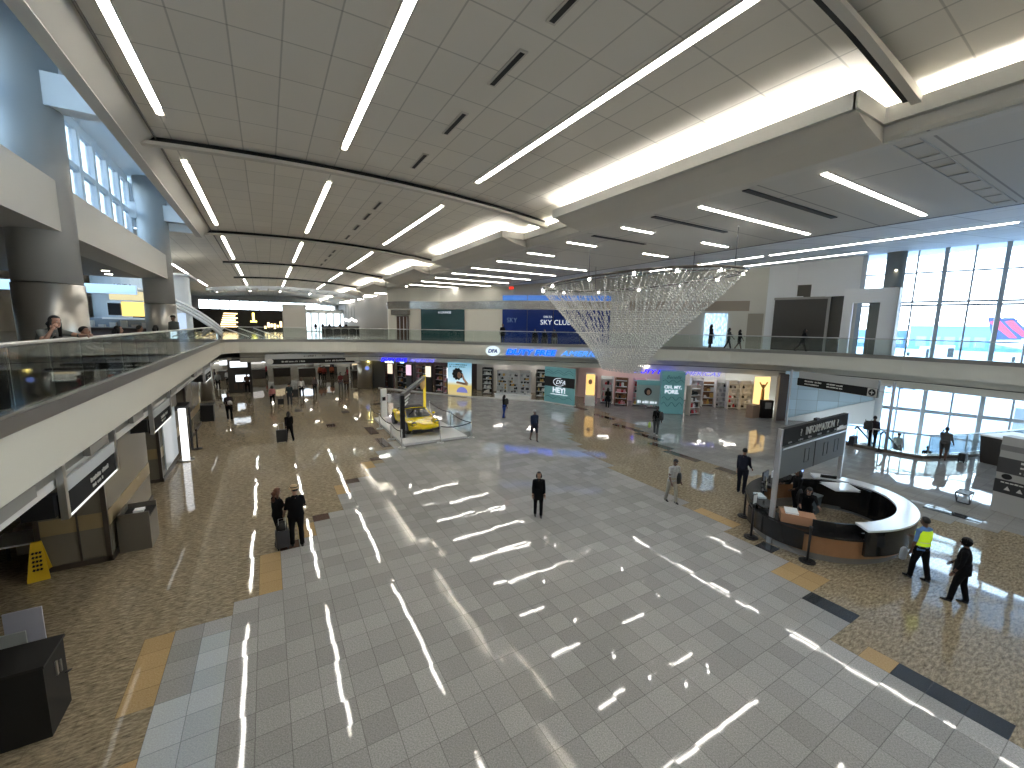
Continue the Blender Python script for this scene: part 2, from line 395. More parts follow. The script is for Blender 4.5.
# ------------------------------------------------------------------ balustrade glass
RP = offset(EDGE, .06)
def rail_run(name, path, label, z0=4.97, h=1.02, step=1.35, postmat=STEEL, railmat=STEEL, posts=False):
    r = root(name, (path[0][0], path[0][1], z0), label, 'railing')
    tot = sum(math.dist(a, b) for a, b in zip(path, path[1:]))
    M = Matrix.Translation(-Vector(r.location))
    pts = [along(path, s)[0] for s in [i*tot/max(1, round(tot/step)) for i in range(max(1, round(tot/step))+1)]]
    top = MB(); top.tube([(x, y, z0+h-.05) for x, y in pts], .032, 8); o = top.build('handrail', railmat, r); o.data.transform(M)
    for a, b in zip(pts, pts[1:]):
        d = Vector((b[0]-a[0], b[1]-a[1])).normalized()*.012
        g = MB(); g.wall([(a[0]+d.x, a[1]+d.y), (b[0]-d.x, b[1]-d.y)], z0-.02, z0+h-.09, .014)
        o = g.build('glass_pane', RAILG, r); o.data.transform(M)
    if posts:
        for x, y in pts:
            g = MB(); g.cyl(x, y, z0, z0+h-.05, .025, 8); o = g.build('post', postmat, r); o.data.transform(M)
    return r
rail_run('balustrade', [(RP[0][0], 2)]+RP[2:6], 'frameless glass balustrade with pale handrail along the left balcony', railmat=mat('pale rail', (.62, .60, .56), .3, .3))
rail_run('balustrade', RP[6:26], 'frameless glass balustrade across the far balcony above the duty free sign', step=1.6)
rail_run('balustrade', RP[25:44], 'glass balustrade on the right balcony in front of the tall windows', step=1.6)

# ------------------------------------------------------------------ main ceiling
def vault(x): return 11.32-.0075*(max(x, -6)-2.)**2
BAY = 13.1
NOTCH = [(2.0+BAY*k-2.05, 2.0+BAY*k+1.85) for k in range(-1, 8)]   # cove jogs outward here
def is_notch(y): return any(a < y < b for a, b in NOTCH)
ys = sorted(set([-14., 97.]+[v for a, b in NOTCH for v in (a, b) if -14 < v < 97]))
mb = MB()
for y0, y1 in zip(ys, ys[1:]):
    n = 26; xs = [-2.75+(11.6+2.75)*i/n for i in range(n+1)]
    mb.rings([[(x, y, vault(x)) for x in xs] for y in (y0, y1)], closed=False)
mb.rings([[(x, y, vault(x)) for x in (-26.2, -14, -10, -6, -2.75)] for y in (28.4, 97)], closed=False)
struct(mb.build('ceiling', CEILT))
mb = MB()   # thick left lip of the main ceiling
mb.box(-2.98, -14, 10.78, -2.72, 28.4, 11.6); mb.face([(-2.73, -14, 10.80), (-2.73, 28.4, 10.80), (-2.3, 28.4, 11.19), (-2.3, -14, 11.19)]); mb.mi = 1; mb.box(-2.3, -14, 11.12, -2.27, 97, 11.19)
struct(mb.build('trim_4', [SOFF, mat('slot grey', (.2, .19, .18), .6)]))
# cove: lip, trough, lamps
mb = MB()
prev = None
for y0, y1 in zip(ys, ys[1:]):
    x = 10.55 if is_notch((y0+y1)/2) else 9.4
    mb.box(x-.06, y0, 10.30, x+.03, y1, 10.60)
    mb.box(x, y0, 10.30, 11.3, y1, 10.34)
    if prev is not None and prev != x:
        mb.box(9.34, y0-.04, 10.30, 10.55, y0+.04, 10.60)
    prev = x
struct(mb.build('trim_5', WHITE))
mb = MB()
for y0, y1 in zip(ys, ys[1:]):
    pr = ((10.62, 10.295), (10.66, 10.1), (10.72, 9.99), (11.0, 9.99), (11.0, 10.29)) if is_notch((y0+y1)/2) else ((9.42, 10.295), (9.9, 10.15), (10.7, 9.99), (11.0, 9.99), (11.0, 10.29))
    mb.rings([[(x, y, z) for x, z in pr] for y in (y0, y1)], smooth=False)
mb.box(11.3, -14, 10.05, 11.45, 97, 11.3)
struct(mb.build('trim_6', SOFF))
COVE = emis('cove lamp', (1., .95, .87), 26.)
for k, (y0, y1) in enumerate(zip(ys, ys[1:])):
    nt_ = is_notch((y0+y1)/2)
    if y1-y0 < .5: continue
    m1 = MB(); x = 10.85 if nt_ else 9.85
    m1.box(-.06, 0, 0, .06, y1-y0-.3, .05)
    o = m1.build('cove_light', COVE); o.location = (x, y0+.15, 10.37)
    tag(o, 'warm cove light behind the ceiling lip, %s along from the camera end' % (ords+['x']*9)[k], 'light', 'cove lights')
# curved seam beams
for k in range(0, 6):
    Y = 2.0+BAY*k+ (1.35 if k == 0 else 0)
    m1 = MB(); n = 22; xs = [-2.75+(10.45+2.75)*i/n for i in range(n+1)]
    for a, b, c, d, mi in ((Y-(.07 if k == 0 else .12), Y+(.07 if k == 0 else .12), -.24, -.15, 0), (Y+.02, Y+.2, -.15, 0.02, 1)):
        m1.mi = mi
        m1.rings([[(x, a, vault(x)+c-.035*max(0, x-8)) , (x, b, vault(x)+c-.035*max(0, x-8)), (x, b, vault(x)+d), (x, a, vault(x)+d)] for x in xs], smooth=False)
    o = m1.build('ceiling_beam', [SOFF, BLACK])
    tag(o, 'curved pale beam with a dark gap crossing the main ceiling, %s from the camera' % ords[k], 'beam', 'curved ceiling beams')
# strip lights
def strip(L, W=.17, segs=6, spots=True):
    r = bpy.data.objects.new('strip_light', None); col.objects.link(r)
    m1 = MB()
    for i in range(segs): m1.box(-W/2, -L/2+i*L/segs+.015, -.02, W/2, -L/2+(i+1)*L/segs-.015, .01)
    m1.build('diffuser', LAMP, r)
    m2 = MB()
    for a in (-1, 1): m2.box(a*W/2-.02 if a < 0 else W/2, -L/2-.5*spots, -.03, -W/2 if a < 0 else W/2+.02, L/2+.5*spots, .02)
    m2.build('frame', SOFF, r)
    if spots:
        for e in (-1, 1):
            for q in (.15, .36):
                m3 = MB(); m3.cyl(0, e*(L/2+q), -.02, .01, .05, 10); m3.build('spot', SPOT, r)
    return r
s0 = strip(9.0); first = True
rows = [(-1.9, 'left'), (2.2, 'middle'), (6.45, 'right'), (-6.2, 'outer left')]
for k in range(-1, 6):
    for x, nm in rows:
        if x < -5 and k < 2: continue
        o = s0 if first else dup(s0); first = False
        sl = math.atan(2*.0075*(x-2.))
        o.location = (x, 2.0+BAY*k+BAY/2+.05, vault(x)-.01); o.rotation_euler = (0, sl, 0)
        tag(o, 'long white strip light, %s row of main ceiling, %s bay from camera' % (nm, (['nearest overhead']+ords)[k+1]), 'light', 'main ceiling strip lights')
# slot diffusers of the main ceiling
sd = None; n = 0
for k in range(0, 3):
    for q in (3.9, 6.0, 8.6, 11.4):
        if sd is None:
            m1 = MB(); m1.box(-.09, -.65, -.015, .09, .65, .01); m1.mi = 1; m1.box(-.05, -.6, -.02, .05, .6, -.012); sd = m1.build('air_slot', [SOFF, BLACK]); o = sd
        else: o = dup(sd)
        o.location = (4.3, 2.0+BAY*k+q-.3, vault(4.3)-.012)
        tag(o, 'black air slot between the middle and right light rows, %s from the camera' % ords[n], 'vent', 'main ceiling air slots'); n += 1

# ------------------------------------------------------------------ right ceiling
mb = MB(); mb.face([(10.65, -14, 10), (18.65, -14, 10), (18.65, 97, 10), (10.65, 97, 10)])
struct(mb.build('ceiling_right', CEILR))
mb = MB(); mb.box(18.6, -14, 10.0, 18.75, 60, 10.25); struct(mb.build('trim_7', BLACK))
SLP = .0907
mb = MB(); n = 8; xs = [18.72+(45-18.72)*i/n for i in range(n+1)]
mb.rings([[(x, y, 10.0+SLP*(x-18.7)) for x in xs] for y in (-14, 60)], closed=False)
struct(mb.build('ceiling_slope', panel_mat('sloped ceiling panel', (.78, .80, .82), 2.6, 1.7, .6, .03, off=(1., .3), tv=.05)))
YR = [38.2, 34.7, 31.35, 28.0, 24.7, 21.3, 18.1, 14.9, 11.65, 8.45, 5.2, 1.9, -1.4, -4.7, -8]
def cstrip(L, W=.15):
    m1 = MB(); m1.box(0, -W/2, -.03, L, W/2, .01); r = m1.build('diffuser', LAMP)
    return r
n = 0
for Y in YR:
    if Y in (18.1, 14.9, 11.65): spans = [(11.5, 13.08)] + ([(16.2, 17.9)] if Y < 15 else [])
    elif Y == 1.9: spans = []
    else: spans = [(11.5, 18.0 if Y < 36 else 16.7)]
    for a, b in spans:
        r = root('strip_light', (a, Y, 10), '%s crosswise strip light in the right ceiling, %s from far end%s' % ('short' if b-a < 3 else 'long', (ords+['last', 'last'])[n], ', above chandelier' if b-a < 3 else ''), 'light', 'right ceiling strip lights')
        m1 = MB(); m1.box(0, -.06, -.03, b-a, .06, .01); m1.build('diffuser', LAMP, r)
        m1 = MB(); m1.box(-.02, -.1, -.015, b-a+.02, -.076, .01); m1.box(-.02, .076, -.015, b-a+.02, .1, .01); m1.build('frame', SOFF, r)
        n += 1
# far scattered short strips over the distant concourse
fs = None
for k in range(26):
    x = 11.6+random.choice([0, 1.7, 3.4, 5.1])+random.uniform(0, .6); y = 42+k*1.5
    if fs is None: m1 = MB(); m1.box(-.75, -.07, -.03, .75, .07, .01); fs = m1.build('strip_light', LAMP); o = fs
    else: o = dup(fs)
    o.location = (x, y, 9.97); tag(o, 'short pale strip light over the distant right hand concourse', 'light', 'distant concourse strip lights')
# long light along the sloped panel + its thin twin
for k, (x, y0, y1) in enumerate(((24.6, 4.4, 13.4), (24.6, 13.8, 22), (24.6, -6, 4.1), (31.5, 11.5, 20))):
    m1 = MB(); w_ = .045 if k < 3 else .02; m1.box(-w_, 0, -.02, w_, y1-y0, .01)
    o = m1.build('strip_light', LAMP); o.location = (x, y0, 10+SLP*(x-18.7)-.015)
    tag(o, 'thin bright strip light along the sloped window ceiling, %s' % ('middle run', 'far run', 'nearest run', 'faint run nearest the glass')[k], 'light', 'sloped ceiling strip lights')
# recessed track and air slots on the right ceiling
m1 = MB(); m1.box(10.9, 3.36, 9.98, 18.3, 3.38, 10.0); m1.box(10.9, 3.75, 9.98, 18.3, 3.77, 10.0)
for i in range(8): m1.box(11.2+i*.95, 3.4, 9.975, 11.24+i*.95, 3.75, 9.995)
tag(m1.build('ceiling_track', mat('track grey', (.5, .5, .48), .6)), 'recessed silver track across the right ceiling near the windows', 'track')
for k, (x, y, L) in enumerate(((13.6, 6.85, 5.0), (13.2, 10.0, 4), (13.0, 13.3, 3))):
    m1 = MB(); m1.box(-L/2, -.09, -.02, L/2, .09, .005); o = m1.build('air_slot', BLACK); o.location = (x, y, 9.99)
    tag(o, 'dark dusty air slot in the right ceiling, %s from the camera' % ords[k], 'vent', 'right ceiling air slots')
for k, (x, y) in enumerate(((13.6, 42), (12.4, 44.5), (11.8, 40.2))):
    m1 = MB(); m1.cyl(0, 0, -.03, .02, .11, 12); o = m1.build('downlight', SPOT); o.location = (x, y, 9.99)
    tag(o, 'round downlight above the rounded wall corner, %s' % ('right one', 'left one', 'nearest one')[k], 'light')
m1 = MB(); m1.box(-.2, -.11, -.03, .2, .11, .03); o = m1.build('exit_sign', emis('red exit glow', (1, .05, .03), .5)); o.location = (18.2, 31.2, 9.6); o.rotation_euler = (PI/2, 0, -.8)
tag(o, 'small red lit exit sign high on the wall beside the club window', 'sign')

# ------------------------------------------------------------------ upper level walls (club side)
W = [(15.5, 47.5), (12.6, 46.8), (11.2, 45.3), (11.0, 44.2), (11.4, 43.2), (12.6, 41.8), (15, 39.8), (19.7, 33.4), (23.8, 30), (28, 26.5), (32, 22.5), (34.5, 18.7)]
struct((lambda m: m.build('wall_upper', CREAM))(MB().wall(W, DZ, 10.0+.0, .2).wall([(17.5, 36.3)]+W[7:], 10.0, 11.3, .2)))
def Wat(px_pts): return px_pts
# marble and metal band
band = mat('mottled metal band', (.36, .34, .31), .22, .8, vary=.35, scale=1.3)
m1 = MB(); m1.wall(offset([w for w in W[1:-1]], -.06), 7.95, 8.68, .05)
tag(m1.build('metal_band', band), 'mottled silver band running along the upper wall above the club window', 'wall band')
def on_path(path, p0, p1, t):
    """piece of a plan path between two points on it, pushed toward the hall"""
    pts = [p0]
    for a in path:
        if (a[0]-p0[0])*(p1[0]-p0[0])+(a[1]-p0[1])*(p1[1]-p0[1]) > .3 and (a[0]-p1[0])*(p0[0]-p1[0])+(a[1]-p1[1])*(p0[1]-p1[1]) > .3: pts.append(a)
    pts.append(p1); return offset(pts, t)
BLUE = mat('club blue panel', (.010, .022, .12), .12, emit=(.01, .03, .16), es=.08)
BLUEL = mat('club light blue panel', (.06, .17, .5), .15, emit=(.06, .18, .55), es=.3)
r = root('club_window', (19.1, 34.2, DZ), 'wide dark blue glazed lounge front with SKY CLUB lettering', 'window')
def loc_build(m, name, mt, r):
    o = m.build(name, mt, r); o.data.transform(Matrix.Translation(-Vector(r.location))); return o
cw = on_path(W, (19.1, 34.22), (26.45, 27.8), -.12)
loc_build(MB().wall(cw, DZ, 7.9, .04), 'lower_panel', BLUE, r)
loc_build(MB().wall(cw, 8.72, 9.18, .04), 'upper_panel', BLUEL, r)
m1 = MB()
for s in (2.4, 4.8, 7.2):
    (x, y), d = along(cw, s); m1.obox((x-.03, y-.03, (DZ+7.9)/2), (.04, .06, 3.0), math.atan2(d[1], d[0])); m1.obox((x-.03, y-.03, 8.95), (.04, .06, .46), math.atan2(d[1], d[0]))
loc_build(m1, 'mullion', DARK, r)
def rel(M, r): return Matrix.Translation(-Vector(r.location)) @ M
LETW = emis('white letter glow', (.8, .9, 1), .35)
LETD = emis('dim letter glow', (.25, .4, .7), .12)
(x, y), d = along(cw, 5.0)
textobj('lettering', 'SKY CLUB', .62, LETW, r, rel(frame_M((x-.1, y-.12, 6.75), d), r), depth=.01)
(x, y), d = along(cw, 4.3)
textobj('lettering', 'DELTA', .26, LETW, r, rel(frame_M((x-.1, y-.12, 7.25), d), r), depth=.01)
(x, y), d = along(cw, 1.0)
textobj('lettering', 'SKY', .6, LETD, r, rel(frame_M((x-.1, y-.12, 6.9), d), r), depth=.01)
# dark teal glazed front
r = root('glazed_front', (13.5, 41, DZ), 'dark teal glazed shop front left of the club window', 'window')
cw = on_path(W, (13.5, 41.05), (16.7, 37.5), -.12)
loc_build(MB().wall(cw, DZ, 7.9, .04), 'glass_panel', mat('dark teal glazing', (.03, .07, .075), .1), r)
(x, y), d = along(cw, 2.6)
textobj('lettering', 'A LOUNGE', .3, LETW, r, rel(frame_M((x-.1, y-.12, 7.6), d), r), depth=.01)
# doorway in rounded corner
r = root('doorway', (11.9, 42.6, DZ), 'dark doorway with metal canopy in the rounded wall corner', 'door')
cw = on_path(W, (11.6, 42.97), (12.5, 41.92), -.12)
loc_build(MB().wall(cw, DZ, 7.2, .05), 'door_opening', mat('door brown', (.09, .05, .035), .5), r)
m1 = MB().wall(on_path(W, (11.35, 43.3), (12.6, 41.8), -.5), 7.3, 7.8, .5); loc_build(m1, 'canopy', band, r)
m1 = MB()
for s in (.35, .8, 1.2):
    (x, y), d = along(cw, s); m1.obox((x, y-.05, 6.0), (.06, .06, 2.3), 0)
loc_build(m1, 'door_frame', STEEL, r)
# brown beige frieze boxes
r = root('wall_niche', (30, 24, 7.9), 'long taupe recessed panel high on the wall behind the chandelier', 'wall panel')
loc_build(MB().wall(on_path(W, (27.6, 26.8), (34.0, 19.7), -.13), 7.9, 8.72, .05), 'panel', mat('taupe panel', (.33, .28, .22), .5), r)
# icy window beside the door
r = root('frosted_window', (32.5, 21.8, DZ), 'tall icy blue frosted window behind the three walkers', 'window')
cw = on_path(W, (32.07, 22.35), (33.05, 20.95), -.14)
m, nt, out = nodes_of('frosted ice')
nz = nt.nodes.new('ShaderNodeTexVoronoi'); nz.inputs['Scale'].default_value = 3.5; tc = nt.nodes.new('ShaderNodeNewGeometry')
mp = nt.nodes.new('ShaderNodeMapping'); mp.inputs['Scale'].default_value = (2, 2, .8); nt.links.new(tc.outputs['Position'], mp.inputs[0]); nt.links.new(mp.outputs[0], nz.inputs[0])
cr = nt.nodes.new('ShaderNodeValToRGB'); cr.color_ramp.elements[0].color = (.55, .75, .95, 1); cr.color_ramp.elements[1].color = (.12, .22, .33, 1)
nt.links.new(nz.outputs['Distance'], cr.inputs[0]); em = nt.nodes.new('ShaderNodeEmission'); em.inputs[1].default_value = .9; nt.links.new(cr.outputs[0], em.inputs[0]); nt.links.new(em.outputs[0], out.inputs[0])
loc_build(MB().wall(cw, DZ+.1, 7.7, .05), 'pane', m, r)
loc_build(MB().wall(cw, 7.7, 7.8, -.04).wall(cw, DZ, DZ+.1, -.04), 'frame', ALU, r)
r = root('double_door', (34.2, 19.3, DZ), 'tall beige door in the upper wall right of the walkers', 'door')
cw = on_path(W, (33.9, 19.75), (34.45, 18.8), -.12)
loc_build(MB().wall(cw, DZ, 7.7, .05), 'leaf', mat('beige door', (.34, .31, .25), .5), r)
loc_build(MB().wall(cw, 7.7, 7.82, -.06), 'head_frame', CREAM, r)
# dark media wall + boxes on the right
m1 = MB(); m1.wall([(34.75, 18.2), (35.75, 15.0)], DZ, 8.75, .4); m1.mi = 1; m1.wall([(34.72, 18.25), (35.8, 14.85)], 8.75, 8.92, .42); m1.wall([(35.72, 15.1), (35.8, 14.85)], DZ, 8.92, .42)
tag(m1.build('media_wall', [mat('dark media panel', (.05, .045, .038), .35), mat('media frame', (.32, .31, .29), .4)]), 'large dark brown display wall with pale frame on the upper level', 'display wall')
m1 = MB(); m1.wall([(35.5, 17.0), (36.35, 13.8)], DZ, 9.85, .25)
tag(m1.build('backing_wall', mat('dark taupe wall', (.085, .075, .06), .6)), 'dark taupe backing wall standing behind the framed display wall', 'wall')
PB = mat('bright white paint', (.80, .82, .83), .5)
struct(MB().wall([(34.3, 19.2), (34.9, 18.2), (35.6, 16.6)], DZ, 9.0, -.05).build('wall_right_infill', PB))
struct(MB().wall([(34.2, 20.4), (35.75, 17.2), win(1.7, -.15)], 8.9, 12.0, .15).build('wall_right_upper', PB))
bx = MB()
A0 = Vector((33.6, 12.85)); A1 = Vector((33.9, 10.4)); dd = (A1-A0); L_ = dd.length; dd.normalize(); nn_ = Vector((-dd.y, dd.x))
def bp(s, o=0): return (A0.x+dd.x*s+nn_.x*o, A0.y+dd.y*s+nn_.y*o)
bx.wall([bp(-.2), bp(.2)], DZ, 9.15, .25).wall([bp(1.6), bp(L_)], DZ, 9.15, .25).wall([bp(.2), bp(1.6)], 8.25, 9.15, .25)
bx.wall([bp(L_-.02, 0), bp(L_-.02, 1.0)], DZ, 9.15, .2).wall([bp(-.18, .1), bp(-.18, 1.4)], DZ, 9.15, .15); bx.mi = 1; bx.wall([bp(.95, .5), bp(1.7, .6)], DZ, 8.5, .1)
tag(bx.build('entry_portal', [PB, mat('portal inner grey', (.20, .21, .19), .5)]), 'white boxy portal with a tall narrow opening beside the big windows', 'portal')
m1 = MB().cyl(35.4, 11.25, DZ, 11.5, .5, 24); m1.mi = 1; m1.ell((34.9, 11.05, 10.3), (.07, .07, .05))
tag(m1.build('round_column', [mat('grey column', (.22, .23, .22), .5), emis('sconce', (1, .85, .6), 4.)]), 'grey round column in front of the tall right windows', 'column')

# ------------------------------------------------------------------ right window wall
mb = MB()
def wseg(s, w, z0, z1, d=.18, o=0): mb.wall([win(s+w/2, -d/2+o), win(s-w/2, -d/2+o)], z0, z1, -d)
s = .44; k = 0
S0, S1 = 1.9, -30
while s > S1:
    wseg(s, .20, -5, 12.6, .3); wseg(s-1.25, .09, -5, 12.6, .14); s -= 2.5
wseg(S0-.1, .25, -5, 12.2, .3)
for z, h in ((10.2, .09), (8.35, .12), (8.13, .12), (7.19, .05), (4.2, .12), (1.27, .22), (-.3, .09), (3.0, .07), (-2.2, .22)):
    mb.wall([win(S0, -.07), win(S1, -.07)], z-h/2, z+h/2, .14)
struct(mb.build('window_1', MULL))
struct(MB().wall([win(S0, .0), win(S1, .0)], -5, 12.4, .015).build('window_2', WING))
struct(MB().wall([win(S0, -.05), (35.2, 30)], -5, 4.6, .2).build('wall_right_lower', CREAM))
# glazed stair wall with sloping white foot (right, lower level)
r = root('panelled_glass_wall', (29, 13.6, 0), 'pale blue panelled glass wall with sloping white foot behind the information desk', 'wall')
pg = panel_mat('blue glass panels', (.55, .70, .82), .9, .75, .75, .02, rough=.15, axes='xz', tv=.16)
loc_build(MB().wall([(31.8, 15.4), (35.6, 11.55)], 0, 3.5, .1), 'glass_panels', pg, r)
q = MB(); fa = [(31.7, 15.2, 0), (35.5, 11.4, 0), (35.5, 11.4, 1.75), (31.7, 15.2, .05)]; fb = [(x+.1, y+.1, z) for x, y, z in fa]
q.face(fa); q.face(fb); q.face([fa[2], fa[3], fb[3], fb[2]]); q.face([fa[1], fa[2], fb[2], fb[1]]); loc_build(q, 'sloping_foot', PB, r)
struct(MB().prism([(30.9, 15.3), (31.5, 15.0), (33.5, 16.25), (33.1, 16.6)], 0, 3.3).build('wall_brown', BROWN))
tag(MB().wall([(35.75, 11.75), (35.95, 11.1)], 0, 3.3, .25).build('white_pier', PB), 'white square pier left of the lower windows', 'column')

# escalator well rails and escalator
gr = rail_run('balustrade', [(28.3, 9.0), (28.7, 7.2), (30.65, 6.35), (33.5, 5.6), (37.6, 4.6)], 'low glass balustrade around the escalator well', z0=.16, h=1.0, step=1.3, posts=True, railmat=ALU)
r = root('escalator', (29.2, 9.3, 0), 'escalator with glass sides going down by the lower windows', 'escalator')
m1 = MB()
for i in range(14): m1.box(.0+i*.4, -.5, -.02-i*.22-.3, .4+i*.4, .5, -.02-i*.22)
m1.build('steps', mat('escalator steps', (.28, .29, .30), .4, .6), r)
for sy in (-.6, .6):
    m1 = MB(); m1.face([(-.3, sy, -.3), (5.6, sy, -3.3), (5.6, sy, -2.2), (-.3, sy, .95)]); m1.build('side_glass', RAILG, r)
    m1 = MB(); m1.tube([(-.6, sy, .9), (-.3, sy, .97), (5.6, sy, -2.2)], .045, 8); m1.build('handrail', BLACK, r)

# ------------------------------------------------------------------ outdoors beyond the windows
def out_pt(px_az, dist): return None
mb = MB(); mb.face([(41, -250, -5.2), (600, -250, -5.2), (600, 400, -5.2), (33, 400, -5.2), (33, 25, -5.2)])
struct(mb.build('ground_apron', mat('apron concrete', (.55, .56, .56), .8, vary=.12, scale=.05)))
def polar(az, d): a = math.radians(az); return (math.sin(a)*d, math.cos(a)*d)
# camera azimuth of pixel x on the horizon: 30.57 + atan((x-512)/414)
def azp(x): return 30.57+math.degrees(math.atan((x-512)/413.9))
def facing_box(name, x0, x1, d, z0, z1, m, label, cat, depth=20, children=None):
    p = polar(azp(x0), d); q = polar(azp(x1), d)
    r = root(name, (p[0], p[1], z0), label, cat)
    L = math.dist(p, q); rz = math.atan2(q[1]-p[1], q[0]-p[0]); r.rotation_euler = (0, 0, rz)
    MB().box(0, 0, 0, L, depth, z1-z0).build('body', m, r)
    return r, L
hb, L = facing_box('hangar', 905, 1045, 450, -5, 12.5, mat('hangar blue', (.16, .30, .42), .6), 'long low blue hangar beyond the apron', 'building', 60)
m1 = MB()
for i in range(9): m1.box(4+i*L/9, -.4, 2, 4+i*L/9+L/12, 0, 9.5)
m1.build('hangar_door', mat('hangar door', (.28, .42, .5), .6), hb)
MB().box(-2, -1, 17, L+2, 61, 18).build('roof_edge', mat('hangar roof', (.5, .56, .6), .6), hb)
hb, L = facing_box('hangar', 850, 903, 460, -5, 9, mat('hangar dark', (.12, .2, .28), .6), 'darker blue building at the left end of the hangar row', 'building', 40)
MB().box(2, -.5, 3, L-2, 0, 8).build('window_row', mat('window row', (.3, .42, .5), .3), hb)
# service trucks and white sheds before the hangar
n = 0
for x0, x1, z in ((917, 927, 3.2), (930, 952, 3.6), (898, 908, 1.2), (1002, 1014, .8)):
    hb, L = facing_box('service_truck', x0, x1, 190+n*8, -5, z-1, mat('truck white', (.75, .76, .76), .5), 'white service vehicle on the apron, %s from the left' % ords[[1, 2, 0, 3][n]], 'truck', 5)
    for i in range(2):
        m1 = MB(); m1.tube([(L*(.2+.6*i), -.2, .3), (L*(.2+.6*i), .4, .3)], .8, 10); m1.build('wheel', BLACK, hb)
    MB().box(L*.7, -.1, (z+4)*.5, L*.98, 2, (z+4)*.9).build('windscreen', DARK, hb); n += 1
# airliners: tail fins showing over white fuselages
def airliner(x, d, head, label, s=1.):
    p = polar(azp(x), d); p = (p[0]+30*math.cos(math.radians(azp(x))), p[1]-30*math.sin(math.radians(azp(x)))); r = root('airliner', (p[0], p[1], -5.2), label, 'airplane', rz=head)
    WH = mat('aircraft white', (.8, .81, .82), .35)
    prof = [(-18, .3, 4.6), (-16, .9, 4.3), (-10, 1.7, 3.8), (-4, 1.95, 3.6), (12, 1.95, 3.6), (16, 1.6, 3.5), (18.3, .8, 3.3), (19, .15, 3.2)]
    m1 = MB(); m1.rings([[(px*s, pr*s*math.cos(2*PI*k/16), pz*s+pr*s*math.sin(2*PI*k/16)) for k in range(16)] for px, pr, pz in prof]); m1.build('fuselage', WH, r)
    m1 = MB()
    F = [(-17.8, 5.2), (-19.6, 12.6), (-16.8, 12.6), (-11.5, 5.4)]
    m1.face([(a*s, -.15*s, b*s) for a, b in F]); m1.face([(a*s, .15*s, b*s) for a, b in F]); 
    for i in range(4):
        a = F[i]; b = F[(i+1) % 4]; m1.face([(a[0]*s, -.15*s, a[1]*s), (b[0]*s, -.15*s, b[1]*s), (b[0]*s, .15*s, b[1]*s), (a[0]*s, .15*s, a[1]*s)])
    fin = m1.build('tail_fin', mat('fin navy', (.03, .06, .22), .4), r)
    m1 = MB()
    for sy in (-.17, .17):
        m1.face([(-19.2*s, sy*s, 11*s), (-17.2*s, sy*s, 11.9*s), (-12.6*s, sy*s, 5.9*s), (-14.2*s, sy*s, 5.9*s)]); 
    m1.build('fin_stripe', mat('fin red', (.55, .05, .08), .4), fin)
    m1 = MB()
    for sy in (-1, 1):
        for P in ([(3, 1.5, 3), (-3, 1.5, 3), (-7.5, 16, 4.2), (-6, 16, 4.2)], [(-13.5, .8, 4.6), (-16.5, .8, 4.6), (-18, 6, 5), (-17, 6, 5)]):
            a = [(px*s, py*sy*s, pz*s) for px, py, pz in P]; m1.face(a); m1.face([(u, v, w-.25*s) for u, v, w in a])
            for i in range(4): m1.face([a[i], a[(i+1) % 4], (a[(i+1) % 4][0], a[(i+1) % 4][1], a[(i+1) % 4][2]-.25*s), (a[i][0], a[i][1], a[i][2]-.25*s)])
    m1.build('wings', mat('wing grey', (.55, .57, .6), .4), r)
    for sy in (-1, 1):
        m1 = MB(); m1.tube([(3.5*s, 5*sy*s, 2.2*s), (3*s, 5*sy*s, 2.2*s), (-.5*s, 5*sy*s, 2.4*s)], [.8*s, 1*s, .6*s], 12); m1.build('engine', WH, r)
    m1 = MB()
    for px, py in ((13, 0), (-2, 2.2), (-2, -2.2)): m1.tube([(px*s, py*s-.2, .5*s), (px*s, py*s+.2, .5*s)], .5*s, 10); m1.tube([(px*s, py*s, .5*s), (px*s, py*s, 2.5*s)], .12*s, 6)
    m1.build('landing_gear', DARK, r)
    return r
airliner(988, 360, math.radians(-azp(988)+4), 'white airliner with navy and red tail fin, left of the two', 1.7)
airliner(1006, 420, math.radians(-azp(1006)+4), 'white airliner with navy and red tail fin, right of the two', 1.8)
# jet bridge truss and near aircraft wing on the lower apron
p = polar(azp(1005), 62)
r = root('jet_bridge', (p[0], p[1], -5.2), 'pale jet bridge with dark truss wheels on the apron below the windows', 'jet bridge', rz=math.radians(-azp(1005)+100))
MB().box(-14, -1.6, 3.4, 14, 1.6, 6.2).build('tunnel', mat('jet bridge white', (.62, .66, .68), .5), r)
m1 = MB()
for i in range(9): m1.seg((-14+i*3.2, -1.7, 3.4), (-12.4+i*3.2, -1.7, 2.2), .15, .15); m1.seg((-12.4+i*3.2, -1.7, 2.2), (-10.8+i*3.2, -1.7, 3.4), .15, .15)
m1.seg((-14, -1.7, 2.2), (14, -1.7, 2.2), .15, .15)
m1.build('truss', DARK, r); m1 = MB(); m1.box(-9.5, -1.4, 0, -8.9, 1.4, 3.4); m1.tube([(-9.2, -1.9, .5), (-9.2, 1.9, .5)], .5, 12); m1.build('wheel_bogie', DARK, r)
p = polar(azp(892), 120)
r = root('baggage_trailer', (p[0], p[1], -5.2), 'blue covered baggage trailers lined up on the apron', 'trailer', rz=math.radians(-azp(930)))
for i in range(3):
    c = MB().box(-6+i*3.6, -1, .6, -3+i*3.6, 1, 2.6).build('cart_body', mat('trailer blue', (.1, .22, .5), .5), r)
m1 = MB()
for i in range(6): m1.tube([(-5.6+i*1.9, -1.1, .35), (-5.6+i*1.9, 1.1, .35)], .35, 8)
m1.build('wheels', BLACK, r)

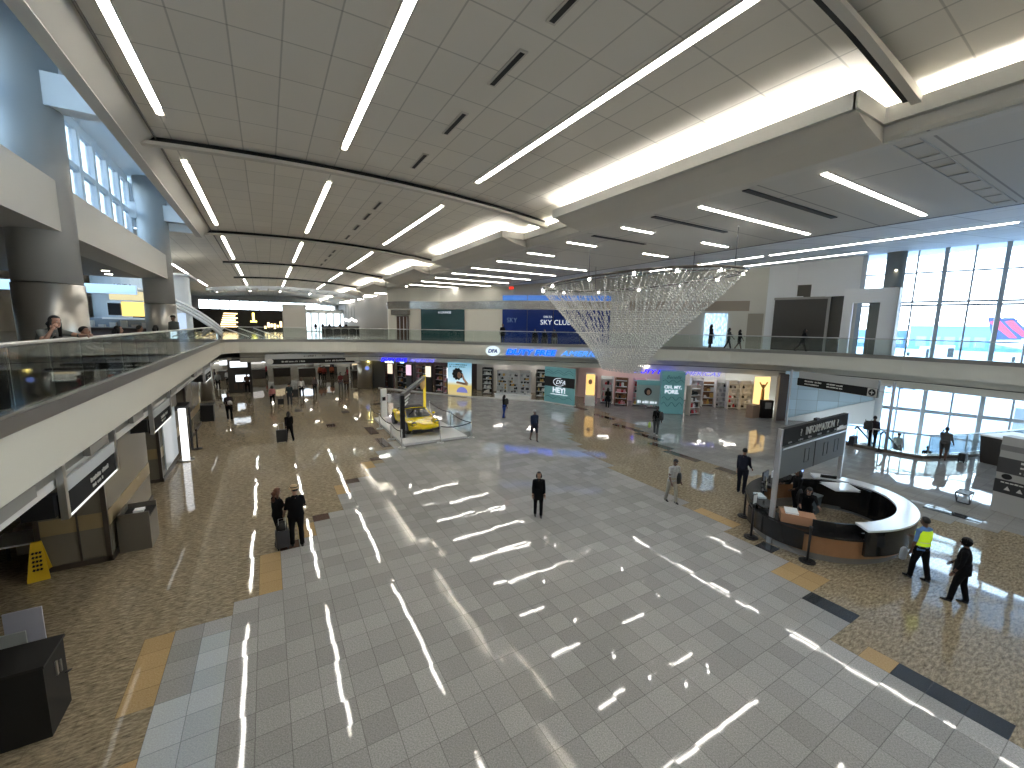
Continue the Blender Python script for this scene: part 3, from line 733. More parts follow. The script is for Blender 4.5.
# ------------------------------------------------------------------ left side, upper level
cn = 0
for Y in (15.3, 28.3, 2.0):
    r = root('round_column', (-4.72, Y, DZ), 'tall round column with brushed metal base at the left balcony, %s' % ('the near one', 'the far one', 'beside the camera')[cn], 'column', 'left balcony columns')
    MB().cyl(0, 0, 2.35, 8.5, .63, 40).build('shaft', mat('column grey', (.40, .40, .385), .5), r)
    MB().cyl(0, 0, 0, 2.33, .655, 40).build('metal_sleeve', CLAD, r); cn += 1
mb = MB(); mb.box(-5.3, -14, 8.45, -4.25, 2.0, 9.65); mb.box(-5.3, 2, 8.45, -4.25, 15.0, 9.65); mb.box(-5.3, 15.2, 8.45, -4.25, 28.4, 9.65)
struct(mb.build('wall_left_beam', mat('grey beam paint', (.50, .49, .45), .6)))
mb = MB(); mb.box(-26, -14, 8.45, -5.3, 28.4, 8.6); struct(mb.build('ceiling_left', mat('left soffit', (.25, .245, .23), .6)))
for k, (x, y) in enumerate(((-8.1, 23.8), (-7.0, 21.6), (-6.2, 26.6), (-5.9, 24.9), (-8.0, 26.2), (-9.5, 24.0))):
    m1 = MB(); m1.cyl(0, 0, -.03, .02, .13, 12); m1.mi = 1; m1.cyl(0, 0, -.02, .03, .18, 12)
    o = m1.build('downlight', [SPOT, WHITE]); o.location = (x, y, 8.44)
    tag(o, 'round white downlight in the left soffit above the food court, %s' % ords[k], 'light', 'left soffit downlights')
# clerestory
SKYW = mat('clerestory paint', (.84, .86, .87), .5)
mb = MB()
for a, b in ((-14, 15), (15.2, 28.2)):
    mb.box(-5.65, a, 9.6, -5.5, b, 10.25); mb.box(-5.65, a, 13.0, -5.5, b, 13.4); mb.box(-5.65, a, 11.55, -5.5, b, 11.75)
    n = 14 if a < 0 else 8
    for i in range(n+1):
        y = a+(b-a)*i/n; mb.box(-5.67, y-.14, 10.2, -5.47, y+.14, 13.1)
struct(mb.build('window_3', SKYW))
struct(MB().box(-5.59, -14, 10.2, -5.57, 28.1, 13.1).build('window_4', WING))
struct(MB().box(-5.7, -14, 13.35, -2.6, 28.6, 13.5).build('ceiling_clerestory', SKYW))
struct(MB().box(-2.80, -14, 11.5, -2.6, 28.6, 13.4).build('wall_clerestory', SKYW))
struct(MB().box(-5.7, 28.4, 10.95, -2.7, 28.6, 13.4).build('wall_clerestory_end', SKYW))
for k, Y in enumerate((15.1, 28.2)):
    tag(MB().box(-5.5, Y-.25, 11.35, -2.85, Y+.25, 12.1).build('cross_beam', SKYW), 'pale crosswise beam from the left column to the ceiling edge, %s' % ('near', 'far')[k], 'beam', 'clerestory cross beams')
# food court volumes beyond the left balcony
LB = mat('pale blue kiosk', (.62, .70, .78), .4)
YEL = emis('yellow light panel', (1., .72, .22), .55)
r = root('food_kiosk', (-9.4, 33, DZ), 'food counter with glowing yellow panels under a white canopy', 'kiosk')
m1 = MB(); m1.box(2.1, 0, 1.7, 3.5, .3, 2.55); m1.build('yellow_panel', YEL, r)
MB().box(1.6, .05, 2.65, 3.5, .35, 3.15).build('pale_yellow_panel', emis('pale yellow light panel', (.95, .85, .5), .35), r)
m1 = MB(); m1.box(1.3, -.4, 1.52, 3.7, 1.0, 1.62); m1.build('canopy', WHITE, r)
m1 = MB(); m1.box(1.5, 0, 1.75, 2.05, .2, 2.45); m1.build('menu_board', BLACK, r)
m1 = MB(); m1.box(-1, -.5, 0, 3.6, .3, 1.0); m1.mi = 1; m1.box(-1.1, -.7, 1.0, 3.7, .4, 1.06); m1.build('counter', [BROWN, STEEL], r)
m1 = MB(); m1.box(-1, 1.4, 0, 3.6, 1.6, 1.6); m1.mi = 1
for i in range(9): m1.box(-.8+i*.5, 1.2, .9+.05*(i % 3), -.5+i*.5, 1.4, 1.2+.12*(i % 3))
m1.build('back_wall', [mat('kiosk grey', (.25, .3, .36), .4), WHITE], r)
m1 = MB(); n = 14
m1.rings([[(-6+10*i/n, -1.5+.0*i, 3.0+.5*math.sin(PI*i/n)+z) for i in range(n+1)] for z in (0, .35)], closed=False)
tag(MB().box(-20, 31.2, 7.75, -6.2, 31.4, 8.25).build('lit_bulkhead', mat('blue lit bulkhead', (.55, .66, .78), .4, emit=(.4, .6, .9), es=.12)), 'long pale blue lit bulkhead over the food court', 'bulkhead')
r = root('rotunda_shop', (-5.7, 36, DZ), 'white rounded shop volume with curved canopy rails and ICTA lettering', 'shop')
m1 = MB(); n = 16
m1.rings([[(-1.5+2.6*math.cos(a), 2+2.6*math.sin(a), z) for a in [PI*1.15+PI*.9*i/n for i in range(n+1)]] for z in (0, 4.6)], closed=False, smooth=False)
m1.build('drum_wall', LB, r)
m1 = MB(); m1.box(-4.6, .4, 4.55, 1.3, 5, 4.7); m1.build('roof_slab', PB, r)
for k in range(3):
    m1 = MB(); m1.tube([(-3.2+6.3*i/16, -1.0-.1*k-.02*i, 3.55-.22*k-2.6*(i/16)**2.6) for i in range(17)], .09, 8); m1.build('canopy_rail', mat('canopy rail', (.55, .56, .56), .4), r)
m1 = MB(); m1.box(-1.6, -.75, .1, -.1, -.6, 2.0); m1.build('dark_opening', DARK, r)
m1 = MB(); m1.box(.1, -1.0, 0, 1.1, -.85, 2.0); m1.build('pale_board', mat('pale board', (.55, .65, .8), .4, emit=(.5, .62, .85), es=.3), r)
textobj('lettering', 'ICTA', .42, DARK, r, frame_M((-1.9, -.75, 3.55), (1, 0)), depth=.01)
# dark shops, white box and back windows at the far end of the upper concourse
r = root('bar_front', (-9.5, 80, DZ), 'dark bar front with warm glowing shelves at the far end of the hall', 'shop')
MB().box(-9, 0, 0, 14, 6, 3.5).build('dark_wall', mat('bar dark', (.012, .011, .010), .95), r)
GOLD = emis('warm shelf glow', (1., .72, .35), 2.2)
for i in range(7):
    MB().box(3.2+.1*i, -.1, .7+i*.34, 5.6-.3*(i % 2), 0, .85+i*.34).build('glowing_shelf', GOLD, r)
MB().box(7.6, -.1, 1.5, 7.9, 0, 3.0).box(7.3, -.1, 1.5, 8.2, 0, 1.75).build('yellow_sign', emis('yellow sign', (1, .85, .15), 2.5), r)
for i in range(8): MB().box(9.2+i*.45, -.1, .5+.15*(i % 3), 9.5+i*.45, 0, .9+.4*(i % 2)+.2*(i % 3)).build('lit_bottle_row', GOLD, r)
struct(MB().box(-26, 90, DZ, 27, 90.4, 8.5).build('wall_far', PB))
mb = MB()
for i in range(16): mb.box(-10+i*1.5, 90, 8.5, -9.85+i*1.5, 90.2, 10.1)
mb.box(-26, 90, 10.1, 12, 90.3, 15); mb.box(-26, 90, 8.4, -10, 90.3, 10.2); mb.box(12, 90, 8.4, 27, 90.3, 11)
struct(mb.build('window_5', PB))
struct(MB().box(-10, 90.15, 8.5, 12, 90.17, 10.1).build('window_6', WING))
tag(MB().box(1.5, 48, DZ, 3.6, 50, 7.95).box(1.5, 47.98, 7.95, 3.65, 50.05, 8.2).build('white_box_wall', mat('warm grey box', (.50, .47, .42), .6)), 'plain grey beige box room in the middle of the upper concourse', 'wall')
r = root('back_windows', (6.0, 84, DZ), 'row of bright tall windows at the far right end of the hall', 'window')
BW = emis('daylit pane', (.72, .88, 1.), 1.6)
for i in range(10):
    MB().box(i*1.25, 0, .2, i*1.25+.9, .05, 3.3).build('window_pane', BW, r)
MB().box(-1, .1, 0, 13.5, .4, 4.0).build('wall_surround', WHITE, r)
struct(MB().box(12.5, 49, DZ, 13, 97, 10).build('wall_far_right', mat('taupe wall', (.26, .24, .21), .6)))
# hanging lattice arch
r = root('ceiling_lattice', (0, 52, 9.05), 'curved white lattice arch hanging over the far concourse', 'ceiling feature')
m1 = MB(); n = 24
for yo in (0, 3.2):
    m1.rings([[(-5+15*i/n, yo+a, .9-.011*(-5+15*i/n-2)**2+b) for a, b in ((0, 0), (.25, 0), (.25, .28), (0, .28))] for i in range(n+1)], smooth=False)
m1.build('rim', mat('lattice white', (.6, .64, .68), .4), r)
m1 = MB()
for i in range(15):
    x = -4.6+i; m1.seg((x, .2, .95-.011*(x-2)**2), (x, 3.3, .95-.011*(x-2)**2), .16, .12)
m1.build('cross_bars', MATS['lattice white'], r)

# enclosing walls
struct(MB().wall([(36.3, 13.3), (38, 18), (46, 40), (40, 97)], -5, 15, -.2).build('wall_right', CREAM))
struct(MB().box(-26, -14.3, -5, 50, -14, 15).build('wall_back', CREAM))
struct(MB().box(-26.3, -14, 0, -26, 97, 15).build('wall_left', CREAM))
struct(MB().box(-26, 97, 0, 45, 97.3, 8.3).build('wall_end', CREAM))
struct(MB().box(-26, 78, 0, 45, 78.3, 4.5).build('wall_end_lower', mat('lower end wall', (.25, .22, .18), .6)))

# ------------------------------------------------------------------ lower left wall
PAN = panel_mat('taupe wall panels', (.23, .20, .155), 1.5, 9, .5, .02, rough=.25, axes='yz', off=(.2, 0))
STRIPE = mat('ochre stripe', (.33, .25, .13), .3); TRIMD = mat('bronze trim', (.10, .085, .07), .35, .5)
TAUP = mat('taupe end panel', (.21, .185, .145), .25)
for k, (y0, y1, xb) in enumerate(((14.15, 18.6, -5.15), (20.5, 24.6, -6.2), (27.0, 31.6, -6.5))):
    m1 = MB(); m1.box(xb, y0, 0, -3.86, y1, 3.3)
    m1.mi = 1; m1.box(xb-.01, y0-.012, .95, -3.85, y1+.01, 1.35)
    m1.mi = 2
    for x in (xb+.0, -3.9): m1.box(x-.05, y0-.03, 0, x+.05, y0+.05, 3.3)
    m1.box(-4.45, y0-.02, 0, -4.41, y0+.01, 3.3)
    m1.box(xb, y0-.03, 0, -3.82, y0, .14); m1.box(-3.87, y0, 0, -3.82, y1, .14)
    o = m1.build('wall_left_pier', [TAUP, STRIPE, TRIMD]); struct(o)
struct(MB().box(-8.2, -14, 0, -8.0, 41, 3.3).build('wall_left_lower', mat('deep taupe wall', (.12, .105, .085), .4)))
tag(MB().box(-3.84, 21.0, .3, -3.80, 23.6, 2.5).build('frosted_panel', mat('frosted white panel', (.42, .46, .48), .3, emit=(.6, .68, .72), es=.03)), 'frosted white panel on the left wall before the glowing totem', 'panel')
r = root('light_totem', (-3.5, 23.3, 0), 'tall glowing white cylinder totem by the left wall', 'lamp')
MB().cyl(0, 0, .06, 2.4, .14, 20).build('lamp_tube', emis('totem glow', (.95, .97, 1), .9), r); MB().cyl(0, 0, 0, .06, .3, 20).build('base', STEEL, r)
r = root('display_rack', (-3.75, 24.6, 0), 'dark open display frame standing behind the glowing totem', 'frame')
m1 = MB()
for x in (-.25, .25):
    for y in (-.55, .55): m1.box(x-.04, y-.04, 0, x+.04, y+.04, 2.3)
m1.box(-.3, -.6, 2.2, .3, .6, 2.4); m1.build('frame', DARK, r)
MB().box(-.2, -.5, .2, -.16, .5, 2.1).build('screen', mat('silver screen', (.3, .31, .31), .2), r)
for k, (x, y) in enumerate(((-4.1, 32.8), )):
    r = root('waste_bin', (-3.65, 32.5, 0), 'black square waste bin beside the left wall end', 'bin')
    MB().box(-.42, -.42, 0, .42, .42, 1.0).build('body', BLACK, r); m1 = MB().box(-.45, -.45, 1.0, .45, .45, 1.06); m1.build('lid', DARK, r)
r = root('waste_bin', (-3.42, 14.9, 0), 'taupe metal waste bin with open top beside the near left pier', 'bin')
binm = mat('bin bronze', (.16, .145, .12), .35, .3)
MB().box(-.36, -.46, 0, .32, .46, .92).build('body', binm, r)
m1 = MB(); 
for a in ((-.36, -.46, .92, .32, -.40, 1.07), (-.36, .40, .92, .32, .46, 1.07), (-.36, -.46, .92, -.30, .46, 1.07)): m1.box(*a)
m1.build('rim', binm, r); MB().box(-.30, -.40, .88, .32, .40, .93).build('liner', BLACK, r); MB().box(-.1, -.05, .93, .12, .2, .99).build('paper', PB, r)
# wet floor sign
r = root('wet_floor_sign', (-5.12, 13.95, 0), 'yellow folding wet floor sign by the left passage', 'floor sign', rz=.15)
YS = mat('sign yellow', (.75, .48, .02), .4)
for s_, ry in ((-1, 1), (1, -1)):
    m1 = MB(); y0, y1 = s_*.17, s_*.02
    P = [(-.19, y0, 0), (.19, y0, 0), (.19, y0*.95, .06), (.085, y1, .93), (-.085, y1, .93), (-.19, y0*.95, .06)]
    m1.face(P); m1.face([(x, y+.02*s_, z) for x, y, z in P]); 
    for i in range(6): a = P[i]; b = P[(i+1) % 6]; m1.face([a, b, (b[0], b[1]+.02*s_, b[2]), (a[0], a[1]+.02*s_, a[2])])
    o = m1.build('panel', YS, r)
    if s_ < 0:
        m1 = MB()
        for i in range(5):
            z = .28+i*.1; y = y0+(y1-y0)*z/.93-.025
            for q in range(3): m1.obox((-.06+q*.06, y, z), (.045, .01, .055), ry=.4)
        m1.build('printed_marks', BLACK, o)
# small white table, papers
r = root('side_table', (-5.75, 14.9, 0), 'small white topped table behind the yellow wet floor sign', 'table')
MB().box(-.45, -.5, .72, .45, .5, .76).build('table_top', PB, r)
lg = None
for x in (-.4, .4):
    for y in (-.45, .45): MB().box(x-.025, y-.025, 0, x+.025, y+.025, .72).build('leg', DARK, r)
tag(MB().ell((0, 0, 0), (.22, .28, .13), 10, 6).build('plastic_bag', PB, loc=(-5.6, 15.9, .89)), 'crumpled white bag lying beyond the small white table', 'bag') 
tag(MB().box(-6.1, 15.6, 0, -5.25, 16.2, .77).build('cabinet', mat('low cabinet', (.3, .26, .2), .5)), 'low taupe cabinet under the crumpled white bag', 'cabinet')
# black cabinet bottom left and two boards
r = root('podium', (-3.75, 8.75, 0), 'large matte black podium cabinet in the bottom left corner', 'podium')
bk = mat('podium black', (.006, .006, .006), .6)
MB().box(-1.1, -.50, 0, .60, .22, 1.16).build('body', bk, r)
MB().box(-1.12, -.52, 1.16, .62, .24, 1.20).build('top', mat('podium top', (.012, .012, .012), .5), r)
MB().box(.60, -.15, .75, .62, -.1, .98).box(.60, 0, .7, .615, .04, .9).build('latch', STEEL, r); MB().tube([(.61, .10, .6), (.68, .12, .62), (.61, .16, .55)], .012, 6).build('hook', DARK, r)
for k, (x, y, c) in enumerate(((-4.1, 9.75, (.42, .45, .44)), (-4.15, 10.5, (.45, .46, .55)))):
    r = root('notice_board', (x, y, 0), '%s blank notice board on feet behind the black podium' % ('nearer pale grey', 'farther lilac grey')[k], 'board')
    MB().box(-.25, -.015, .12, .25, .015, 1.0).build('panel', mat('board %d' % k, c, .5), r)
    m1 = MB(); m1.ell((.30, 0, .03), (.14, .09, .03)); m1.ell((-.22, 0, .03), (.1, .1, .03)); m1.box(.20, -.02, 0, .24, .02, .2); m1.box(-.24, -.02, 0, -.20, .02, .2); m1.build('foot', BLACK, r)

# hanging signs along the left wall
SIGNG = mat('sign dark grey', (.012, .012, .012), .95); SIGNT = mat('sign text white', (.60, .60, .57), .5)
def marks(m1, x, y0, y1, z, n, h, axis='y', off=0):
    """rows of tiny letter-like strokes too small to read in the photograph"""
    rnd = random.Random(int(abs(y0*17+z*31+n))); L = (y1-y0)
    for i in range(n):
        a = y0+L*i/n; w = L/n*rnd.choice([.75, .6, .35, .8])
        if rnd.random() < .12: continue
        if axis == 'y': m1.box(x-.006, a, z-h/2, x+.006, a+w, z+h/2*rnd.choice([.6, 1]))
        else: m1.box(a, x-.006, z-h/2, a+w, x+.006, z+h/2*rnd.choice([.6, 1]))
for k, (y0, y1, nm) in enumerate(((10.15, 13.3, 'nearest'), (16.9, 20.0, 'second'), (30.0, 33.4, 'farthest'))):
    r = root('hanging_sign', (-3.34, (y0+y1)/2, 2.7), 'dark grey directional sign on two steel posts under the left balcony, %s one' % nm, 'sign', 'left hanging signs')
    hl = (y1-y0)/2
    for s_ in (-1, 1): MB().box(-.05, s_*hl*.93-.06, 0, .05, s_*hl*.93+.06, 1.1).build('post', STEEL, r)
    MB().box(-.03, -hl*.9, .47, .03, hl*.9, .72).build('light_band', mat('pale sign band', (.55, .58, .6), .4), r)
    o = MB().box(-.09, -hl*.95, .03, .02, hl*1.05, .46).build('sign_board', SIGNG, r)
    m1 = MB(); marks(m1, .028, -hl*.15, hl*.55, .30, 16, .09); marks(m1, .028, -hl*.1, hl*.3, .16, 9, .06); m1.mi = 0; m1.build('text', SIGNT, o)
    MB().box(-.05, -hl*.95, -.01, .03, hl*.95, .025).build('light_edge', emis('edge glow', (1, 1, .95), .5), r)
    MB().box(-.5, -hl*.98-.1, .1, -.08, -hl*.98+.12, .5).build('back_box', BLACK, r)
# recessed wall washers beneath the left fascia
wv = None
for k, y in enumerate((6.5, 8.8, 12.3, 15.6, 21, 27)):
    if wv is None: m1 = MB(); m1.box(-.06, -.55, -.1, .06, .55, .1); wv = m1.build('grille', mat('grille grey', (.3, .29, .26), .4)); o = wv
    else: o = dup(wv)
    o.location = (-3.40, y, 3.56); tag(o, 'grey grille set in the recess under the left balcony, %s from the camera' % ords[k], 'vent', 'left recess grilles')

# far hanging header sign
r = root('header_sign', (3.55, 40.15, 2.72), 'wide pale header sign with dark strip hanging in the far passage', 'sign')
MB().box(-3.8, 0, 0, 3.8, .3, 1.0).build('sign_case', mat('header pale', (.45, .46, .46), .4), r)
o = MB().box(-3.3, -.02, .12, 3.3, 0, .55).build('dark_strip', SIGNG, r)
m1 = MB(); marks(m1, -.03, -2.6, -.8, .33, 16, .12, 'x'); marks(m1, -.03, .8, 2.6, .33, 16, .12, 'x'); m1.build('text', SIGNT, o)
m1 = MB(); marks(m1, -.01, -.9, .9, .78, 12, .12, 'x'); m1.build('title_marks', DARK, r)
for s_ in (-1, 1): 
    m1 = MB(); m1.rings([[(s_*3.45+.24*math.cos(2*PI*k/20), y, .36+.24*math.sin(2*PI*k/20)) for k in range(20)] for y in (-.04, 0)]); m1.build('arrow_disc', SIGNT, r)

# far lower passage: columns, kiosk, counters
r = root('round_column', (-4.5, 41.2, 0), 'slim grey column behind the black bin on the lower floor', 'column'); MB().cyl(0, 0, 0, 3.3, .45, 24).build('shaft', CLAD, r)
r = root('round_column', (8.6, 43.6, 0), 'large grey column lit yellow from above left of the perfume shop', 'column')
MB().cyl(0, 0, 0, 3.3, .95, 32).build('shaft', CLAD, r)
m1 = MB(); m1.rings([[(-.2+.2*math.cos(2*PI*k/18), y, 2.0+.2*math.sin(2*PI*k/18)) for k in range(18)] for y in (-.99, -.93)]); m1.build('round_badge', mat('badge navy', (.03, .05, .3), .4, emit=(.3, .4, 1), es=.3), r)
m1 = MB(); m1.cyl(8.6, 42.4, 3.24, 3.3, .14, 12); tag(m1.build('downlight', emis('warm yellow spot', (1, .85, .3), 25)), 'yellow downlight over the large column of the lower level', 'light')
r = root('info_kiosk', (-2.3, 44.4, 0), 'dark double sided kiosk with two glowing white screens', 'kiosk')
MB().box(-.9, 0, 0, .9, .5, 3.1).build('housing', mat('kiosk dark', (.035, .032, .03), .4), r)
SCR = emis('screen glow', (.85, .93, 1), .8)
MB().box(-.7, -.03, 2.3, .6, 0, 2.85).build('screen', SCR, r); MB().box(-.35, -.03, 1.0, .7, 0, 1.6).build('screen', SCR, r)
for i in range(3): MB().box(-.5+i*.4, -.06, .3, -.25+i*.4, 0, .8).build('leaflet', BROWN, r)
rn = random.Random(5)
for k in range(7):
    x = -6.5+k*2.6; y = 52+rn.uniform(-2, 5)
    r = root('shop_counter', (x, y, 0), 'dark shop counter in the far lower passage, %s from the left' % ords[k], 'counter')
    MB().box(-.9, -.4, 0, .9, .4, 1.0).build('body', mat('counter dark', (.05, .04, .035), .4), r); MB().box(-.95, -.45, 1.0, .95, .45, 1.05).build('top', STEEL, r)
    m1 = MB(); m1.box(-.8, .3, 1.6, .6, .35, 2.4); m1.build('lit_panel', emis('counter light %d' % (k % 3), ((1, .8, .5), (.8, .9, 1), (1, .95, .9))[k % 3], 1.2 if k % 2 else .3), r)
for k, (x, y) in enumerate(((-4.5, 62), (4.6, 60), (11, 63), (16, 60))):
    tag(MB().cyl(0, 0, 0, 3.3, .5, 20).build('round_column', CLAD, loc=(x, y, 0)), 'distant grey column in the far lower passage, %s from the left' % ords[k], 'column')
dl = None
for k in range(24):
    x = -7+(k % 6)*3.6; y = 44+(k//6)*6.5
    if dl is None: m1 = MB(); m1.cyl(0, 0, -.03, .01, .16, 10); dl = m1.build('downlight', emis('lower downlight', (1, .92, .78), 14)); o = dl
    else: o = dup(dl)
    o.location = (x, y, 3.3); tag(o, 'round downlight in the low ceiling of the far lower passage', 'light', 'lower passage downlights')

# ------------------------------------------------------------------ duty free shops
S = [(9.3, 42.0), (13.9, 35.0), (15.4, 33.2), (20.1, 28.6), (21.05, 25.75), (21.3, 25.6), (25.2, 20.7), (26.4, 19.6), (28.4, 19.4), (32.6, 16.6)]
def sdir(a, b): d = (Vector(b)-Vector(a)); L = d.length; d.normalize(); return d, Vector((-d.y, d.x)), L
WARMW = emis('shop ceiling light', (1, .93, .86), 5.); 
def shop_back(k, a, b, depth, mt, name, label, zc=3.25):
    d, n, L = sdir(a, b)
    p = Vector(a)+n*depth-d*1.0; q = Vector(b)+n*depth+d*1.0
    struct(MB().wall([tuple(p), tuple(q)], 0, 3.3, .15).build('wall_shop_%s' % name, mt))
    for i in range(max(2, int(L/2.2))):
        for j in range(2):
            c = Vector(a)+d*(L*(i+.5)/max(2, int(L/2.2)))+n*(3.2+j*.9)
            m1 = MB(); m1.box(-.45, -.12, -.03, .45, .12, .01); o = m1.build('shop_light', WARMW); o.location = (c.x, c.y, 3.27); o.rotation_euler = (0, 0, math.atan2(d.y, d.x))
            tag(o, label+', %s row, %s along' % (('front', 'back')[j], ords[i]), 'light', 'shop ceiling lights '+name)
shop_back(0, S[0], S[1], 5, mat('dark shop wall', (.05, .035, .04), .4), 'perfume', 'ceiling light in the dark perfume shop')
shop_back(1, S[2], S[3], 4.5, mat('shop wall grey', (.55, .54, .52), .4), 'cosmetic', 'ceiling light in the white cosmetics shop')
shop_back(2, S[5], S[6], 5, mat('shop wall rose', (.75, .55, .52), .5), 'rose', 'ceiling light in the pink fronted shop')
shop_back(3, S[8], S[9], 6, mat('shop wall white', (.85, .82, .8), .5), 'bright', 'ceiling light in the bright right hand shop')
def shelf_unit(p, ang, w, h, n, mt, label, pal, group, rows=4, depth=.4, prods=True, seed=1, name='shelf_unit', cnt=7):
    r = root(name, (p[0], p[1], 0), label, 'shelf', rz=ang)
    MB().box(-w/2, depth*.6, 0, w/2, depth*.7, h).build('back_panel', mt, r)
    for s_ in (-1, 1): MB().box(s_*w/2-.03, -depth/2, 0, s_*w/2+.03, depth*.7, h).build('side_panel', mt, r)
    zs = [.12+(h-.35)*i/(rows-1) for i in range(rows)]
    for z in zs: MB().box(-w/2, -depth/2, z-.02, w/2, depth*.6, z+.02).build('shelf', PB, r)
    if not prods: return r
    rnd = random.Random(seed); M = Matrix.Translation((p[0], p[1], 0)) @ Matrix.Rotation(ang, 4, 'Z')
    for ri, z in enumerate(zs[:-1] if rows > 2 else zs):
        for i in range(cnt):
            if rnd.random() < .12: continue
            key = (rnd.choice(pal), rnd.randrange(3))
            x = -w/2+.12+(w-.24)*(i+.5)/cnt
            place_product(M @ Vector((x, -.02, z+.02)), ang, key, group, label, ri, i, w/cnt*.75, (h-.35)/(rows-1)*.7)
    return r
PROD = {}; PN = [0]
PCOL = {'w': (.85, .84, .82), 'k': (.02, .02, .02), 'g': (.75, .5, .15), 'p': (.8, .4, .45), 'r': (.6, .05, .06), 'b': (.1, .2, .5), 't': (.2, .45, .48), 's': (.5, .5, .52), 'n': (.35, .18, .08)}
def place_product(loc, ang, key, group, unit, row, i, w, h):
    if PN[0] > 420: return
    PN[0] += 1
    if key not in PROD:
        c, sh = key; m1 = MB()
        if sh == 0: m1.box(-.5, -.5, 0, .5, .5, 1.)
        elif sh == 1: m1.lathe(0, 0, [(0, .42), (.6, .45), (.7, .2), (.75, .2), (.76, .28), (1, .28)], 10)
        else: m1.box(-.5, -.45, 0, .5, .45, .45); m1.box(-.35, -.35, .45, .35, .35, .85)
        o = m1.build('product_box' if sh != 1 else 'bottle', mat('product '+c, PCOL[c], .35)); PROD[key] = o
    else: o = dup(PROD[key])
    o.location = loc; o.rotation_euler = (0, 0, ang); o.scale = (min(w, .3), .22, h*(.6+.4*((i*7+row*3) % 5)/4))
    nm = {'w': 'white', 'k': 'black', 'g': 'golden', 'p': 'pink', 'r': 'red', 'b': 'blue', 't': 'teal', 's': 'silver', 'n': 'brown'}[key[0]]
    tag(o, '%s good, %s row up, %s along, %s' % (nm, ords[row], ords[i], ' '.join(unit.split()[:5])), 'product', group)
def front_at(a, b, t, back):
    d, n, L = sdir(a, b); c = Vector(a)+d*L*t+n*back
    return (c.x, c.y), math.atan2(d.y, d.x)
SW = mat('shelf white', (.8, .79, .77), .4); SK = mat('shelf black', (.025, .022, .022), .35); SBR = mat('shelf brown', (.2, .1, .05), .4)
# shop B
for i, t in enumerate((.34, .50, .66)):
    p, a = front_at(S[2], S[3], t+.03, 1.6); shelf_unit(p, a, .95, 2.4, 0, SW, '%s tall white cosmetics shelf bay' % ('left', 'middle', 'right')[i], 'kwkgkws', 'goods in the white cosmetics shop', rows=8, seed=3+i, cnt=5)
for i, t in enumerate((.12, .9)):
    p, a = front_at(S[2], S[3], t, 2.4); shelf_unit(p, a, .9, 2.5, 0, SK, '%s black back shelf bay' % ('left', 'right')[i], 'kwwgs', 'goods in the white cosmetics shop', rows=6, seed=13+i, cnt=4)
p, a = front_at(S[2], S[3], .57, .35)
r = root('display_counter', (p[0], p[1], 0), 'long low white counter in front of the cosmetics shelves', 'counter', rz=a)
MB().box(-1.6, -.25, 0, 1.6, .25, .42).build('body', SW, r); MB().box(-1.65, -.3, .42, 1.65, .3, .46).build('top', PB, r)
# shop A
for i, t in enumerate((.08, .22, .36, .5, .64, .78, .93)):
    p, a = front_at(S[0], S[1], t, .9+.5*(i % 2)); shelf_unit(p, a, .8, 2.5, 0, (SK, mat('shelf rose', (.4, .25, .25), .4))[i % 3 == 0], '%s perfume display bay' % ords[i], 'kgwpn', 'goods in the perfume shop', rows=5, seed=33+i, cnt=3)
    if i % 2 == 0:
        d, n, L = sdir(S[0], S[1]); c = Vector(S[0])+d*L*(t+.05)+n*.5
        r = root('poster_stand', (c.x, c.y, 0), 'glowing poster panel in the perfume shop, %s from the left' % ords[i//2], 'panel', rz=a)
        MB().box(-.3, 0, 1.5, .3, .05, 2.5).build('lit_poster', emis('poster glow %d' % i, ((1, .8, .6), (.9, .6, .75), (1, .9, .7), (.95, .95, 1))[i//2], .45), r); MB().box(-.35, .05, 0, .35, .12, 2.6).build('stand', SK, r)
# shop C
for i, t in enumerate((.1, .3, .5, .72, .9)):
    p, a = front_at(S[5], S[6], t, 2.2+.6*(i % 2)); shelf_unit(p, a, .95, 2.3, 0, (mat('shelf pink', (.75, .45, .48), .4), SW, SBR)[i % 3], '%s pink shop shelf bay' % ords[i], 'prwkgn', 'goods in the pink fronted shop', rows=5, seed=53+i, cnt=4)
d, n, L = sdir(S[5], S[6])
c = Vector(S[5])+d*L*.13+n*.8
r = root('poster_stand', (c.x, c.y, 0), 'golden glowing portrait poster at the left of the pink shop', 'panel', rz=math.atan2(d.y, d.x))
MB().box(-.35, 0, .9, .35, .05, 2.6).build('lit_poster', emis('poster gold', (1, .6, .2), .5), r); MB().ell((0, -.04, 2.0), (.16, .05, .22), 12, 8).build('portrait', mat('portrait tan', (.45, .25, .15), .5), r); MB().box(-.4, .05, 0, .4, .12, 2.7).build('stand', SW, r)
# shop D
for i, (t, b) in enumerate(((.12, 3.0), (.32, 3.4), (.50, 2.8), (.64, 2.2), (.84, 2.2))):
    p, a = front_at(S[8], S[9], t, b); shelf_unit(p, a, .9 if i != 1 else 1.3, (2.4, 2.0, 2.3, 2.3, 2.3)[i], 0, (SW, SBR, SW, SW, SW)[i], '%s bright shop shelf bay' % ords[i], ('wpw', 'gnw', 'wks', 'wwrks', 'wwks')[i], 'goods in the bright right hand shop', rows=6 if i != 1 else 4, seed=73+i, cnt=4)
# display kiosk beside the pillar
shelf_unit((27.2, 19.35), math.atan2(-.35, 1.9), .9, 2.2, 0, mat('kiosk beige', (.5, .42, .36), .4), 'small beige promo shelf right of the teal pillar', 'kwrs', 'goods on the promo shelf', rows=5, seed=90, cnt=4)
